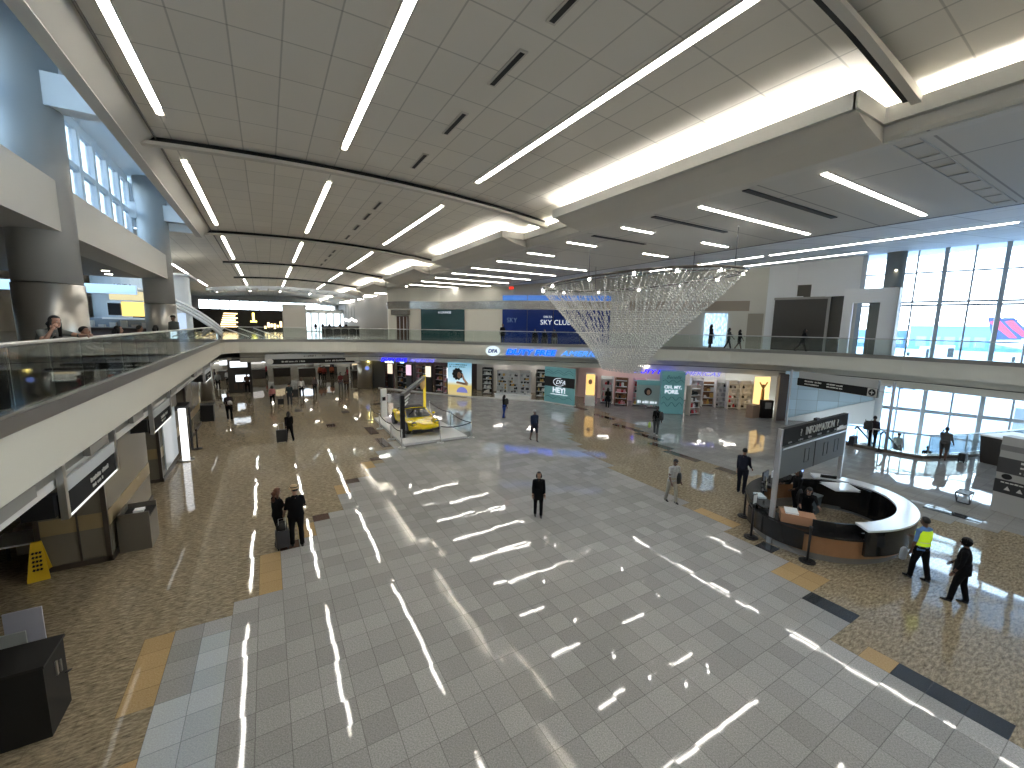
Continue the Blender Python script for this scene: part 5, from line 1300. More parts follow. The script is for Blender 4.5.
car((7.45, 24.2, .16), math.radians(0))
# portal frame around the car
r = root('display_arch', (6.15, 22.15, .16), 'leaning display arch with black post, grey crossbar and yellow post', 'arch')
MB().box(-.11, -.11, 0, .11, .11, 2.35).build('black_post', BLACK, r)
m1 = MB(); m1.seg((0, 0, 2.35), (2.95, 5.2, 2.6), .2, .2); m1.build('crossbar', mat('bar grey', (.16, .16, .16), .4), r)
m1 = MB()
for i in range(3): m1.seg((.15, .2, 2.12-.2*i), (.7-.1*i, .9-.12*i, 2.25-.2*i), .05, .07)
m1.build('white_bars', PB, r)
MB().box(2.95, 5.2, 0, 3.1, 5.35, 2.75).build('yellow_post', mat('post yellow', (.8, .6, .05), .4, emit=(.8, .6, .05), es=.15), r)
m1 = MB(); m1.ell((2.85, 5.15, 2.2), (.2, .1, .42), 10, 8); m1.build('golden_blob', mat('blob gold', (.7, .45, .2), .5), r)
r = root('sign_stand', (6.6, 28.3, 0), 'white upright sign stand at the far corner of the platform', 'stand', rz=.2)
MB().box(-.2, -.06, 0, .2, .06, 2.0).build('panel', PB, r); MB().box(.2, -.3, 1.1, .4, .1, 1.6).build('side_box', PB, r); MB().box(-.12, -.08, 1.2, .1, -.06, 1.45).build('screen', BLACK, r)
CH = STEEL; pp = [(5.62, 27.9), (5.62, 25.3), (5.62, 22.6), (5.7, 20.75), (7.8, 20.75), (9.7, 20.9), (9.7, 24), (9.7, 27.9)]
for k, (x, y) in enumerate(pp): stanchion(x, y, 'slim chrome barrier post around the car platform, %s clockwise from the far left' % ords[k], .95, False, CH)
for k in range(7): belt(pp[k], pp[k+1], 'thin black barrier belt around the car platform, %s stretch' % ords[k], .9)

# ------------------------------------------------------------------ people
SKINS = {'fair': mat('skin fair', (.50, .29, .21), .5), 'tan': mat('skin tan', (.33, .18, .12), .5), 'dark': mat('skin dark', (.10, .05, .033), .5)}
HAIRS = {'black': mat('hair black', (.008, .007, .007), .6), 'brown': mat('hair brown', (.05, .025, .015), .6), 'grey': mat('hair grey', (.3, .29, .28), .6), 'auburn': mat('hair auburn', (.13, .05, .025), .6)}
def cloth(c):
    m = mat('cloth %.2f %.2f %.2f' % c, c, .95, vary=.55 if c == (.42, .42, .42) else .15, scale=16)
    m.node_tree.nodes['Principled BSDF'].inputs['Specular IOR Level'].default_value = .15; return m
SHOE = mat('shoe black', (.012, .011, .011), .4); EYEW = mat('eye white', (.7, .68, .65), .3); LIPS = mat('lips', (.25, .07, .06), .5)
def person(name_label, x, y, z, face, h=1.72, skin='tan', hair='black', hairlen=0, top=(.02, .02, .025), pants=(.015, .015, .02), shoes=None,
           sleeves=1, lean=0, legs=((8, 6), (-8, 4)), arms=((5, 10, 12), (5, 10, 12)), head=(0, 0), coat=0, hat=None, vest=None, vox=.017, sit=False, shorts=False, skirt=0, group=None, hood=None, build_w=1.):
    """face: plan heading in degrees (0 = +Y). legs: (swing, knee) L,R. arms: (swing, out, elbow) L,R"""
    s = h/1.75; rt = root('person', (x, y, z), name_label, 'person', group, rz=math.radians(face))
    D = math.radians; lab = []; src = bmesh.new(); labs = []
    def add(m, l):
        for v in m.bm.verts: labs.append((v.co.copy(), l))
        me = bpy.data.meshes.new('t'); bmesh.ops.recalc_face_normals(m.bm, faces=m.bm.faces); m.bm.to_mesh(me); m.bm.free(); src.from_mesh(me); bpy.data.meshes.remove(me)
    hip = {}; low = 9
    J = {}
    for i, sd in enumerate((-1, 1)):
        sw, kn = legs[i]; a = D(sw); b = D(sw-kn)
        p0 = Vector((sd*.095*s, 0, 0)); p1 = p0+Vector((sd*.01, math.sin(a)*.42, -math.cos(a)*.42))*s; p2 = p1+Vector((0, math.sin(b)*.40, -math.cos(b)*.40))*s
        J[i] = (p0, p1, p2, b); low = min(low, p2.z-.075*s)
    oz = -low if not sit else .50*s
    up = Vector((0, 0, oz))
    for i in (0, 1):
        p0, p1, p2, b = [q+up if isinstance(q, Vector) else q for q in J[i]]
        lp = 'skin' if (shorts or skirt) else 'pants'
        add(MB().tube([p0+Vector((0, 0, .05)), p0.lerp(p1, .25), p0.lerp(p1, .6), p1], [.102*s, .102*s, .085*s, .066*s], 12), 'pants')
        add(MB().tube([p1, p1.lerp(p2, .3), p1.lerp(p2, .7), p2], [.066*s if lp == 'pants' else .058*s, .068*s if lp == 'pants' else .06*s, .06*s if lp == 'pants' else .045*s, .040*s if shorts else .06*s], 12), lp)
        fw = Vector((0, math.cos(min(b, .2)*.6), math.sin(-abs(b))*.35 if b < -.2 else 0)).normalized()
        add(MB().tube([p2+Vector((0, -.05*s, -.04*s)), p2+Vector((0, 0, -.035*s)), p2+fw*.09*s+Vector((0, 0, -.045*s)), p2+fw*.17*s+Vector((0, 0, -.052*s))], [.032*s, .042*s, .038*s, .024*s], 10), 'shoe')
    # torso
    L_ = D(lean); dirT = Vector((0, math.sin(L_), math.cos(L_))); nrm = Vector((0, math.cos(L_), -math.sin(L_))); P = Vector((0, 0, oz))
    bw = build_w
    prof = [(-.06, .150*bw, .105*bw), (.0, .172*bw, .122*bw), (.09, .155*bw, .112*bw), (.18, .142*bw, .102*bw), (.30, .165*bw, .115*bw), (.42, .185*bw, .115), (.50, .165, .095), (.545, .09, .07), (.575, .056, .056)]
    rs = []
    for t, rx, ry in prof:
        lt = t if t < .1 else t
        c = P+(dirT*t if t > 0 else Vector((0, 0, t)))*s; rs.append([c+Vector((1, 0, 0))*rx*s*math.cos(2*PI*k/18)+nrm*ry*s*math.sin(2*PI*k/18) for k in range(18)])
    m = MB().rings(rs[:3]); add(m, 'pants'); add(MB().rings(rs[1:8]), 'top'); add(MB().rings(rs[7:]), 'top')
    if coat or skirt:
        ln = coat or skirt; rs = []
        for t in (.18, .05, -ln*.5, -ln):
            q = .16+.05*(.18-t); c = P+Vector((0, 0, t*s)); rs.append([c+Vector((q*bw*s*math.cos(2*PI*k/18), (q*.8)*bw*s*math.sin(2*PI*k/18), 0)) for k in range(18)])
        add(MB().rings(rs), 'top' if coat else 'pants')
    ch = P+dirT*.47*s
    hands = []
    for i, sd in enumerate((-1, 1)):
        sw, out, el = arms[i][:3]; inw = arms[i][3] if len(arms[i]) > 3 else 0
        a = D(sw); o = D(out); S0_ = ch+Vector((sd*.175*s, 0, .015*s))
        E0 = S0_+Vector((sd*math.sin(o), math.sin(a)*math.cos(o), -math.cos(a)*math.cos(o)))*.29*s
        b = D(sw+el); w_ = D(inw); fd = Vector((-sd*math.sin(w_)+sd*math.sin(o)*.3, math.sin(b)*math.cos(w_), -math.cos(b)*math.cos(w_))).normalized(); H0 = E0+fd*.255*s
        add(MB().tube([ch+Vector((sd*.11*s, 0, .03*s)), S0_, S0_.lerp(E0, .4), E0], [.062*s, .066*s, .052*s, .042*s], 12), 'top')
        add(MB().tube([E0, E0.lerp(H0, .3), H0], [.043*s, .040*s, .027*s], 10), 'top' if sleeves == 1 else 'skin')
        add(MB().tube([H0-fd*.01, H0+fd*.04*s, H0+fd*.085*s], [.024*s, .036*s, .030*s], 8), 'skin'); hands.append((H0, fd, sd))
    # neck and head
    nk = P+dirT*.55*s; hy, hp = head
    Hc = nk+dirT*.10*s+Vector((0, .02*s, .06*s)); HM = Matrix.Translation(Hc) @ Euler((D(-hp), 0, D(hy))).to_matrix().to_4x4()
    add(MB().tube([nk-dirT*.05*s, nk+dirT*.03*s, Hc-Vector((0, .02, .03))*s], [.06*s, .052*s, .054*s], 12), 'skin')
    hs = s*1.0
    for c, r_ in (((0, -.008, .03), (.076, .094, .092)), ((0, .022, -.05), (.056, .066, .062)), ((0, .06, -.085), (.028, .028, .022)), ((0, .1, -.015), (.013, .02, .026)), ((-.078, 0, -.005), (.012, .02, .03)), ((.078, 0, -.005), (.012, .02, .03))):
        add(MB().ell([v*hs for v in c], [v*hs for v in r_], 14, 9, HM), 'skin')
    me = bpy.data.meshes.new('body'); src.to_mesh(me); src.free()
    o = bpy.data.objects.new('body', me); col.objects.link(o)
    md = o.modifiers.new('r', 'REMESH'); md.mode = 'VOXEL'; md.voxel_size = vox
    ms = o.modifiers.new('s', 'SMOOTH'); ms.factor = .5; ms.iterations = 2
    bpy.context.view_layer.update()
    me2 = bpy.data.meshes.new_from_object(o.evaluated_get(bpy.context.evaluated_depsgraph_get())); o.modifiers.clear(); o.data = me2
    kd = KDTree(len(labs))
    for i, (c, l) in enumerate(labs): kd.insert(c, i)
    kd.balance()
    names = ['skin', 'top', 'pants', 'shoe']; me2.materials.clear()
    for m_ in (SKINS[skin], cloth(top), cloth(pants), shoes and cloth(shoes) or SHOE, EYEW, HAIRK, LIPS): me2.materials.append(m_)
    for p in me2.polygons:
        _, i, _ = kd.find(p.center); l = labs[i][1]
        if sleeves == 0 and l == 'top': pass
        p.material_index = names.index(l); p.use_smooth = True
    # fingers, eyes and mouth belong to the body mesh
    ex = MB(); ex.mi = 0
    for H0, fd, sd in hands:
        side = fd.cross(Vector((sd, .3, 0))).normalized(); pn = side.cross(fd).normalized()
        for k in range(4):
            b0 = H0+fd*.075*s+side*(-.024+.016*k)*s; ln = (.055, .066, .062, .048)[k]*s; cu = pn*(-sd)*.015*s
            ex.tube([b0, b0+fd*ln*.5, b0+fd*ln*.85+cu, b0+fd*ln+cu*2], [.0085*s, .008*s, .0075*s, .006*s], 6)
        b0 = H0+fd*.03*s-side*.028*s; ex.tube([b0, b0-side*.02*s+fd*.025*s, b0-side*.024*s+fd*.052*s], [.010*s, .009*s, .007*s], 6)
    for sd in (-1, 1):
        ex.mi = 4; ex.ell((sd*.030*hs, .080*hs, .012*hs), (.013*hs, .008*hs, .008*hs), 8, 6, HM); ex.mi = 5; ex.ell((sd*.030*hs, .086*hs, .012*hs), (.006*hs, .005*hs, .006*hs), 8, 6, HM)
        ex.ell((sd*.032*hs, .080*hs, .034*hs), (.018*hs, .006*hs, .004*hs), 8, 5, HM)
    ex.mi = 6; ex.ell((0, .088*hs, -.055*hs), (.022*hs, .008*hs, .007*hs), 8, 5, HM)
    tb = bmesh.new(); tb.from_mesh(me2); t2 = bpy.data.meshes.new('t'); bmesh.ops.recalc_face_normals(ex.bm, faces=ex.bm.faces); ex.bm.to_mesh(t2); tb.from_mesh(t2); tb.to_mesh(me2); tb.free(); ex.bm.free(); bpy.data.meshes.remove(t2)
    o.name = 'body'; o.parent = rt
    # hair
    if hair:
        hb = MB(); n = 16; rs = []
        for i in range(8):
            t = PI*i/14+.03; ring = []
            for k in range(n):
                a = 2*PI*k/n; fy = math.sin(a)
                lim = .62 if fy > .2 else (1.0 if fy > -.3 else 1.28)
                tt = min(t*1.0*lim/.62*.62/(.62), PI*.62) if False else t*lim
                r1 = 1.09
                ring.append(HM @ Vector((.078*r1*hs*math.sin(tt)*math.cos(a), (-.010+.096*r1*math.sin(tt)*fy)*hs, (.032+.094*r1*math.cos(tt))*hs)))
            rs.append(ring)
        hb.rings(rs, cap=True)
        if hairlen:
            hb.tube([HM @ (Vector((0, -.055, .04))*hs), HM @ (Vector((0, -.09, -.05))*hs), (HM @ (Vector((0, -.085, -.1))*hs))+Vector((0, -.01, -hairlen*.6*s)), (HM @ (Vector((0, -.07, -.1))*hs))+Vector((0, 0, -hairlen*s))], [.05*hs, .078*hs, .07*hs, .03*hs], 12)
            for sd in (-1, 1): hb.tube([HM @ (Vector((sd*.06, 0, .06))*hs), HM @ (Vector((sd*.085, -.02, -.04))*hs), (HM @ (Vector((sd*.08, -.02, -.1))*hs))+Vector((0, .0, -hairlen*.6*s))], [.03*hs, .034*hs, .024*hs], 8)
        hb.build('hair', HAIRS[hair], rt)
    if hat:
        hm = MB()
        def rg(r_, z_): return [HM @ Vector((r_*hs*math.cos(2*PI*k/20), (-.008+r_*1.12*math.sin(2*PI*k/20)*hs/hs)*hs, z_*hs)) for k in range(20)]
        if hat == 'straw':
            hm.rings([rg(.135, .052), rg(.13, .062), rg(.088, .070), rg(.084, .13), rg(.06, .15), rg(.01, .145)]); hm.build('straw_hat', mat('straw', (.50, .36, .2), .7), rt)
            b = MB(); b.rings([rg(.092, .075), rg(.091, .10)], cap=False); b.build('hat_band', BLACK, rt)
        else:
            hm.rings([rg(.088, .04), rg(.09, .08), rg(.07, .125), rg(.01, .14)]); hm.ell((0, .10*hs, .05*hs), (.06*hs, .06*hs, .010*hs), 12, 6, HM); hm.build('cap', cloth(hat), rt)
    if vest:
        rs = []
        for t, rx, ry in prof[2:7]:
            c = P+dirT*t*s; rs.append([c+Vector((1, 0, 0))*(rx*1.07+.006)*s*math.cos(2*PI*k/18)+nrm*(ry*1.10+.008)*s*math.sin(2*PI*k/18) for k in range(18)])
        v = MB().rings(rs, cap=False).build('safety_vest', mat('vest lime', (.62, .85, .03), .6, emit=(.5, .8, .02), es=.12), rt)
        MB().rings([[q+(q-(P+dirT*t*s)).normalized()*.004 for q in rs[j]] for j, t in ((1, .18), (1, .18))][:1]+[[q+dirT*.05*s+Vector((0, 0, 0)) for q in rs[1]]], cap=False).build('reflective_band', mat('vest silver', (.6, .62, .6), .3), v)
    if hood: MB().ell((0, -.012*hs, .012*hs), (.090*hs, .104*hs, .122*hs), 16, 10, HM).build('head_wrap', cloth(hood), rt)
    return rt
def suitcase(x, y, label, z=0, w=.42, d=.26, h=.62, c=(.02, .02, .022), rz=0, handle=True):
    r = root('suitcase', (x, y, z), label, 'suitcase', rz=rz)
    m1 = MB(); m1.box(-w/2, -d/2, .06, w/2, d/2, h); b = m1.build('case', mat('case %.2f %.2f' % (c[0], c[2]), c, .45), r)
    bv = b.modifiers.new('b', 'BEVEL'); bv.width = .035; bv.segments = 2
    MB().box(-w/2-.004, -.012, .07, w/2+.004, .012, h-.01).build('zip_seam', DARK, r)
    if handle:
        m1 = MB(); m1.tube([(-w*.25, -d*.3, h-.02), (-w*.25, -d*.3, h+.36), (w*.25, -d*.3, h+.36), (w*.25, -d*.3, h-.02)], .011, 6); m1.build('pull_handle', STEEL, r)
    for a in (-1, 1):
        for b_ in (-1, 1): MB().tube([(a*(w/2-.05)-.015, b_*(d/2-.04), .03), (a*(w/2-.05)+.015, b_*(d/2-.04), .03)], .03, 8).build('wheel', BLACK, r)
    return r
def bag(x, y, z, label, c=(.02, .02, .02), size=(.3, .16, .4), rz=0, name='backpack', straps=True):
    r = root(name, (x, y, z), label, 'bag', rz=rz); a, b, d = size
    m1 = MB(); m1.rings([[(a/2*q*math.cos(2*PI*k/14), b/2*q*math.sin(2*PI*k/14), zz*d) for k in range(14)] for zz, q in ((0, .7), (.06, 1), (.5, 1.02), (.85, .9), (1, .45))]); m1.build('bag_body', mat('bag %.2f %.2f' % (c[0], c[1]), c, .6), r)
    if straps:
        for s_ in (-1, 1): MB().tube([(s_*a*.28, b*.4, d*.9), (s_*a*.3, b*.95, d*1.05), (s_*a*.3, b*1.1, d*.7), (s_*a*.28, b*.5, d*.15)], .014, 6).build('strap', DARK, r)
    return r
N_ = (.006, .006, .007)
# main floor, nearest first. heading 180 faces the camera side
person('man in black with straw hat standing beside a woman and suitcase', .42, 12.62, 0, 8, 1.82, 'tan', 'black', 0, N_, N_, sleeves=0, arms=((10, 12, 25), (10, 14, 80, 10)), legs=((5, 2), (-6, 2)), hat='straw', head=(30, 5), vox=.015, build_w=1.28)
person('woman in black with auburn hair next to the straw hatted man', -.02, 12.98, 0, -60, 1.70, 'tan', 'auburn', .22, N_, N_, sleeves=0, arms=((20, 25, 60, 30), (20, 15, 80, 20)), head=(0, 15), vox=.015, build_w=1.2)
suitcase(.06, 12.66, 'dark grey suitcase standing between the straw hatted man and woman', rz=.1, c=(.035, .035, .04), h=.56, w=.34)
bag(.06, 12.64, .56, 'small black bag resting on the dark grey suitcase', (.015, .015, .015), (.28, .16, .26), rz=.3, name='handbag', straps=False)
person('woman in long black coat standing alone on the grey floor', 7.54, 10.9, 0, 150, 1.58, 'tan', 'black', .02, N_, N_, coat=.22, arms=((5, 8, 8), (5, 8, 8)), legs=((5, 2), (-5, 2)), vox=.015, build_w=1.1)
person('man in white patterned shirt and khaki trousers with shoulder bag', 12.5, 9.5, 0, 165, 1.72, 'dark', 'black', 0, (.42, .42, .42), (.36, .33, .27), sleeves=0, lean=8, arms=((-5, 14, 25), (5, 8, 30)), legs=((14, 12), (-12, 4)), head=(0, 30), vox=.015, build_w=1.05)
bag(12.72, 9.42, .72, 'black shoulder bag on the hip of the man in white shirt', (.015, .015, .015), (.34, .2, .42), rz=.4, name='shoulder_bag')
person('man in dark clothes facing right beside the desk stanchions', 15.68, 8.76, 0, -80, 1.84, 'tan', 'black', 0, (.02, .022, .035), (.015, .015, .022), arms=((0, 5, 8), (10, 6, 40)), legs=((2, 2), (-3, 2)), vox=.016)
person('person in navy top and shorts walking across the grey floor', 12.55, 18.73, 0, 170, 1.82, 'dark', 'black', 0, (.02, .03, .06), (.02, .02, .03), shorts=True, legs=((16, 10), (-16, 8)), arms=((-10, 8, 12), (15, 8, 15)), hat=(.3, .3, .3), vox=.02)
person('walker in dark top and blue jeans near the cosmetics shop', 13.93, 24.61, 0, -90, 1.65, 'dark', 'black', .1, N_, (.02, .05, .25), legs=((6, 4), (-8, 4)), vox=.022)
bag(14.0, 24.4, 1.0, 'black backpack worn by the walker in blue jeans', rz=0)
person('traveller in black pulling a large suitcase in the left aisle', .75, 24.77, 0, 20, 1.66, 'dark', 'black', .1, N_, N_, legs=((14, 4), (-14, 10)), arms=((-20, 8, 5), (8, 8, 20)), vox=.02)
suitcase(.38, 24.6, 'large black suitcase pulled by the traveller in the left aisle', w=.5, h=.72)
person('person in dark jacket with white bag by the left wall bin', -2.38, 31.95, 0, 180, 1.85, 'dark', 'black', 0, (.03, .025, .03), N_, legs=((12, 6), (-10, 4)), arms=((10, 12, 60, 30), (10, 12, 60, 30)), vox=.022)
bag(-2.3, 31.72, 1.05, 'white bag held in front of the person by the left wall bin', (.6, .58, .6), (.26, .16, .26), name='tote_bag', straps=False)
person('person in brown jacket walking near the glowing screen kiosk', -1.77, 43.82, 0, 10, 1.85, 'dark', 'black', 0, (.07, .04, .03), N_, legs=((12, 4), (-12, 6)), vox=.028)
person('child sized figure in pink top with small suitcase', .1, 36.54, 0, 10, 1.56, 'tan', 'black', .05, (.6, .25, .25), N_, legs=((14, 4), (-14, 8)), vox=.026)
suitcase(.64, 36.3, 'small black suitcase beside the figure in pink top', h=.5)
person('man in dark grey seen from behind, right of the pink top', 1.24, 35.99, 0, 5, 1.74, 'tan', 'black', 0, (.02, .03, .035), (.03, .035, .045), legs=((4, 2), (-6, 2)), vox=.024)
person('person in white top with dark trousers in the far aisle', 2.31, 39.57, 0, 0, 1.72, 'tan', 'brown', .1, (.55, .53, .5), N_, legs=((12, 4), (-12, 8)), vox=.026)
suitcase(1.8, 39.6, 'dark suitcase left of the person in white top', w=.5, h=.7)
person('person in grey jacket walking where the floor light streaks', 3.45, 40.82, 0, 180, 1.6, 'tan', 'brown', .1, (.10, .08, .08), N_, legs=((6, 2), (-6, 2)), vox=.026)
cols = [(.45, .09, .05), (.5, .14, .06), (.4, .08, .06)]
for k, (x, y, hh, c, l) in enumerate(((4.9, 50.4, 1.8, (.42, .10, .06), 'left one'), (5.25, 50.0, 1.7, (.3, .06, .05), 'one just right of the left one'), (6.15, 51.0, 1.7, (.48, .14, .07), 'one walking apart on the right'))):
    person('distant person in orange red vest, %s' % l, x, y, 0, 180, hh, 'dark', 'black', 0, c, N_, legs=((5, 2), (-5, 2)), vox=.03, group='people in orange vests')
person('distant person in dark red jacket and grey trousers', 5.77, 41.7, 0, 180, 1.8, 'dark', 'black', 0, (.14, .03, .03), (.08, .08, .09), legs=((8, 2), (-8, 2)), vox=.028)
person('distant person in brown coat beside the dark red jacket', 6.25, 41.6, 0, 175, 1.85, 'dark', 'black', 0, (.12, .07, .05), (.03, .02, .02), coat=.2, vox=.028)
rn = random.Random(9)
fl = [(-4.2, 47, 'grey'), (-3.6, 49.5, 'white'), (-4.8, 51, 'dark'), (-3.2, 46, 'black'), (-.3, 55, 'red'), (7.2, 47, 'red'), (8.4, 52, 'black'), (6.8, 56, 'dark')]
cc = {'grey': (.2, .2, .2), 'white': (.45, .44, .43), 'dark': (.05, .04, .05), 'black': N_, 'red': (.3, .04, .05)}
for k, (x, y, c) in enumerate(fl):
    person('%s clad figure in the far lower passage, %s from the left' % (c, ords[k]), x, y, 0, rn.choice([0, 180, 90]), rn.uniform(1.6, 1.82), 'dark', 'black', 0, cc[c], N_, legs=((6, 3), (-8, 3)), vox=.032)
person('person in black at the left of the pink shop front', 22.61, 25.6, 0, -30, 1.75, 'dark', 'black', 0, N_, N_, vox=.024)
person('person in black crossing before the pink shop front', 23.3, 24.3, 0, -45, 1.62, 'dark', 'black', .1, N_, N_, legs=((5, 2), (-8, 6)), arms=((5, 10, 70, 20), (5, 10, 70, 20)), vox=.024)
person('person in black jacket with jeans bending by the teal pillar', 19.85, 16.5, 0, -60, 1.8, 'dark', 'black', 0, N_, (.07, .075, .08), lean=12, legs=((16, 8), (-14, 6)), shoes=(.6, .6, .6), vox=.02, build_w=1.1)
bag(19.95, 16.25, .95, 'large black backpack worn by the person in jeans', rz=.6, size=(.42, .26, .5))
bag(19.5, 16.7, .45, 'lime green carrier bag held by the person in jeans', (.45, .6, .12), (.2, .1, .35), name='carrier_bag', straps=False)
# right of the desk
person('guard in lime vest and blue shirt right of the desk', 14.17, 3.2, 0, -20, 1.72, 'dark', 'black', 0, (.10, .20, .42), N_, sleeves=0, vest=True, arms=((0, 14, 10), (15, 12, 60, 20)), legs=((10, 6), (-10, 4)), vox=.014, head=(0, 0), build_w=1.12)
bag(14.06, 3.50, .45, 'clear plastic bag hanging from the hand of the guard', (.35, .37, .4), (.26, .14, .32), name='plastic_bag', straps=False)
person('person all in black with head wrap right of the guard', 13.78, 2.38, 0, 10, 1.66, 'dark', 'black', 0, (.006, .006, .007), (.006, .006, .007), hood=(.006, .006, .007), arms=((5, 12, 20), (5, 16, 35)), legs=((12, 6), (-8, 4)), coat=.1, vox=.014, build_w=1.2)
person('traveller with backpack standing at the escalator entrance', 28.7, 9.1, 0, -70, 1.8, 'dark', 'black', 0, (.03, .03, .03), (.015, .015, .015), vox=.022, build_w=1.1)
bag(28.35, 9.25, 1.0, 'dark backpack on the traveller at the escalator entrance', rz=-1.2, size=(.4, .26, .5))
suitcase(28.1, 9.75, 'black rolling suitcase left of the escalator traveller', w=.5, h=.55)
person('silhouetted man taking a photo at the lower windows', 29.1, 6.35, 0, -90, 1.72, 'dark', 'black', 0, (.10, .10, .10), (.06, .06, .06), sleeves=0, shorts=True, arms=((60, 15, 80, 10), (10, 12, 30)), legs=((3, 2), (-5, 3)), vox=.02, build_w=1.25)
suitcase(29.55, 5.75, 'small black suitcase beside the man at the lower windows', w=.5, h=.48)
person('pale clad person standing lower on the escalator landing', 31.2, 8.7, -1.1, -90, 1.75, 'tan', 'brown', 0, (.40, .42, .42), (.2, .2, .2), vox=.026)
person('dark clad person going down the escalator behind the curb', 31.9, 7.6, -1.65, -90, 1.7, 'dark', 'black', 0, N_, N_, vox=.026)
tag(MB().box(-.9, -1.2, -.06, .9, .9, 0).build('landing', mat('landing grey', (.3, .3, .3), .5), loc=(31.3, 8.6, -1.1)), 'grey intermediate landing below the escalator curb', 'landing')
tag(MB().box(-.5, -.5, -.06, .5, .5, 0).build('landing', MATS['landing grey'], loc=(31.9, 7.4, -1.65)), 'lower grey step below the escalator curb', 'landing')
# desk staff
person('desk worker in black shirt leaning over the papers', 14.35, 5.95, 0, 120, 1.68, 'tan', 'black', .06, N_, N_, sleeves=1, lean=28, arms=((60, 10, 30), (50, 10, 35)), head=(0, 30), vox=.016)
person('desk worker in black standing by the back monitors', 15.35, 6.7, 0, 60, 1.7, 'dark', 'black', .1, N_, N_, arms=((20, 10, 60), (25, 10, 60)), vox=.018)
r = root('office_chair', (15.0, 6.2, 0), 'black swivel chair between the two desk workers', 'chair')
MB().ell((0, 0, .5), (.26, .25, .06), 16, 8).build('seat', BLACK, r); MB().ell((0, .24, .85), (.22, .04, .28), 14, 8).build('backrest', BLACK, r); MB().cyl(0, 0, .08, .46, .03, 10).build('post', STEEL, r)
for k in range(5): MB().tube([(0, 0, .1), (.28*math.cos(k*1.257), .28*math.sin(k*1.257), .04)], .02, 6).build('leg', BLACK, r)

# upper level people
person('woman in grey top leaning on the balcony rail, hand at mouth', -3.66, 11.15, DZ, -125, 1.66, 'fair', 'black', .30, (.16, .17, .16), (.05, .05, .06), sleeves=0, lean=34, arms=((75, 20, 18, 20), (48, 22, 108, 22)), head=(0, 5), legs=((-12, 2), (-14, 2)), vox=.012, build_w=1.15)
person('person in lavender shirt at the left picture edge', -3.85, 9.0, DZ, -80, 1.80, 'fair', 'brown', 0, (.36, .35, .55), (.05, .05, .06), lean=24, arms=((22, 5, 30), (24, 8, 30)), head=(0, -5), vox=.013, build_w=1.15)
suitcase(-3.62, 9.15, 'big black suitcase behind the balcony glass at the left edge', DZ, .5, .32, .72, rz=1.5)
suitcase(-3.7, 8.3, 'second black suitcase nearer the left picture edge', DZ, .5, .32, .72, rz=1.5)
person('person in maroon standing behind the lavender shirt', -4.6, 10.9, DZ, 200, 1.68, 'tan', 'black', .1, (.10, .02, .025), N_, vox=.016)
person('man in dark grey shirt and cap with back to the balcony', -3.75, 25.0, DZ, 150, 1.75, 'dark', 'black', 0, (.11, .115, .11), (.03, .03, .03), hat=(.02, .02, .02), vox=.018, build_w=1.2)
cafe = [(-4.0, 14.2, 'white top', (.5, .5, .48), 'nearest'), (-3.9, 16.5, 'brown top', (.14, .09, .06), 'second'), (-4.0, 19.5, 'maroon top', (.12, .03, .03), 'third'), (-4.0, 22.2, 'black top', N_, 'fourth')]
for k, (x, y, l, c, nm) in enumerate(cafe):
    person('person in %s sitting behind the left balcony glass, %s along' % (l, nm), x, y, DZ, -90+20*k, 1.7, 'tan', 'black', .05*(k % 2), c, N_, sit=True, legs=((85, 85), (85, 85)), lean=10, arms=((40, 10, 40), (40, 10, 40)), vox=.018)
    r = root('cafe_chair', (x-.02, y, DZ), 'dark cafe chair under the sitter in %s' % l, 'chair', rz=math.radians(-90+20*k))
    MB().box(-.22, -.22, .38, .22, .22, .42).build('seat', DARK, r); MB().box(-.22, -.26, .5, .22, -.23, .85).build('backrest', DARK, r)
    for a in (-1, 1):
        for b in (-1, 1): MB().box(a*.19-.015, b*.19-.015, 0, a*.19+.015, b*.19+.015, .38).build('leg', STEEL, r)
r = root('potted_tree', (-7.2, 23.5, DZ), 'small leafy tree in a pot near the food kiosk', 'plant')
MB().lathe(0, 0, [(0, .22), (.5, .3), (.55, .3)], 16).build('pot', mat('pot white', (.6, .58, .55), .5), r)
m1 = MB(); m1.tube([(0, 0, .5), (.05, 0, 1.2), (-.02, .05, 1.7)], .035, 6); m1.build('trunk', BROWN, r)
m1 = MB(); rn = random.Random(3)
for i in range(260):
    a = rn.uniform(0, 6.28); b = rn.uniform(-.5, 1.4); q = rn.uniform(.3, .95); c = Vector((q*math.cos(a)*math.cos(b), q*math.sin(a)*math.cos(b), 1.75+.45*q*math.sin(b))); u = Vector((rn.uniform(-1, 1), rn.uniform(-1, 1), rn.uniform(-.6, .6))).normalized()*.13; v = u.cross(Vector((0, 0, 1))).normalized()*.05
    m1.face([c-u, c+v, c+u, c-v])
m1.build('foliage', mat('leaf green', (.035, .07, .03), .6), r)
for k, (x, y, rz_, l) in enumerate(((-4.1, 17.9, 0, 'near'), (-4.1, 21.0, 0, 'far'))):
    r = root('cafe_table', (x-.5, y, DZ), 'small round cafe table behind the left glass, the %s one' % l, 'table')
    MB().cyl(0, 0, .72, .75, .38, 24).build('table_top', PB, r); MB().cyl(0, 0, .02, .72, .04, 10).build('column', DARK, r); MB().cyl(0, 0, 0, .03, .25, 16).build('foot', DARK, r)
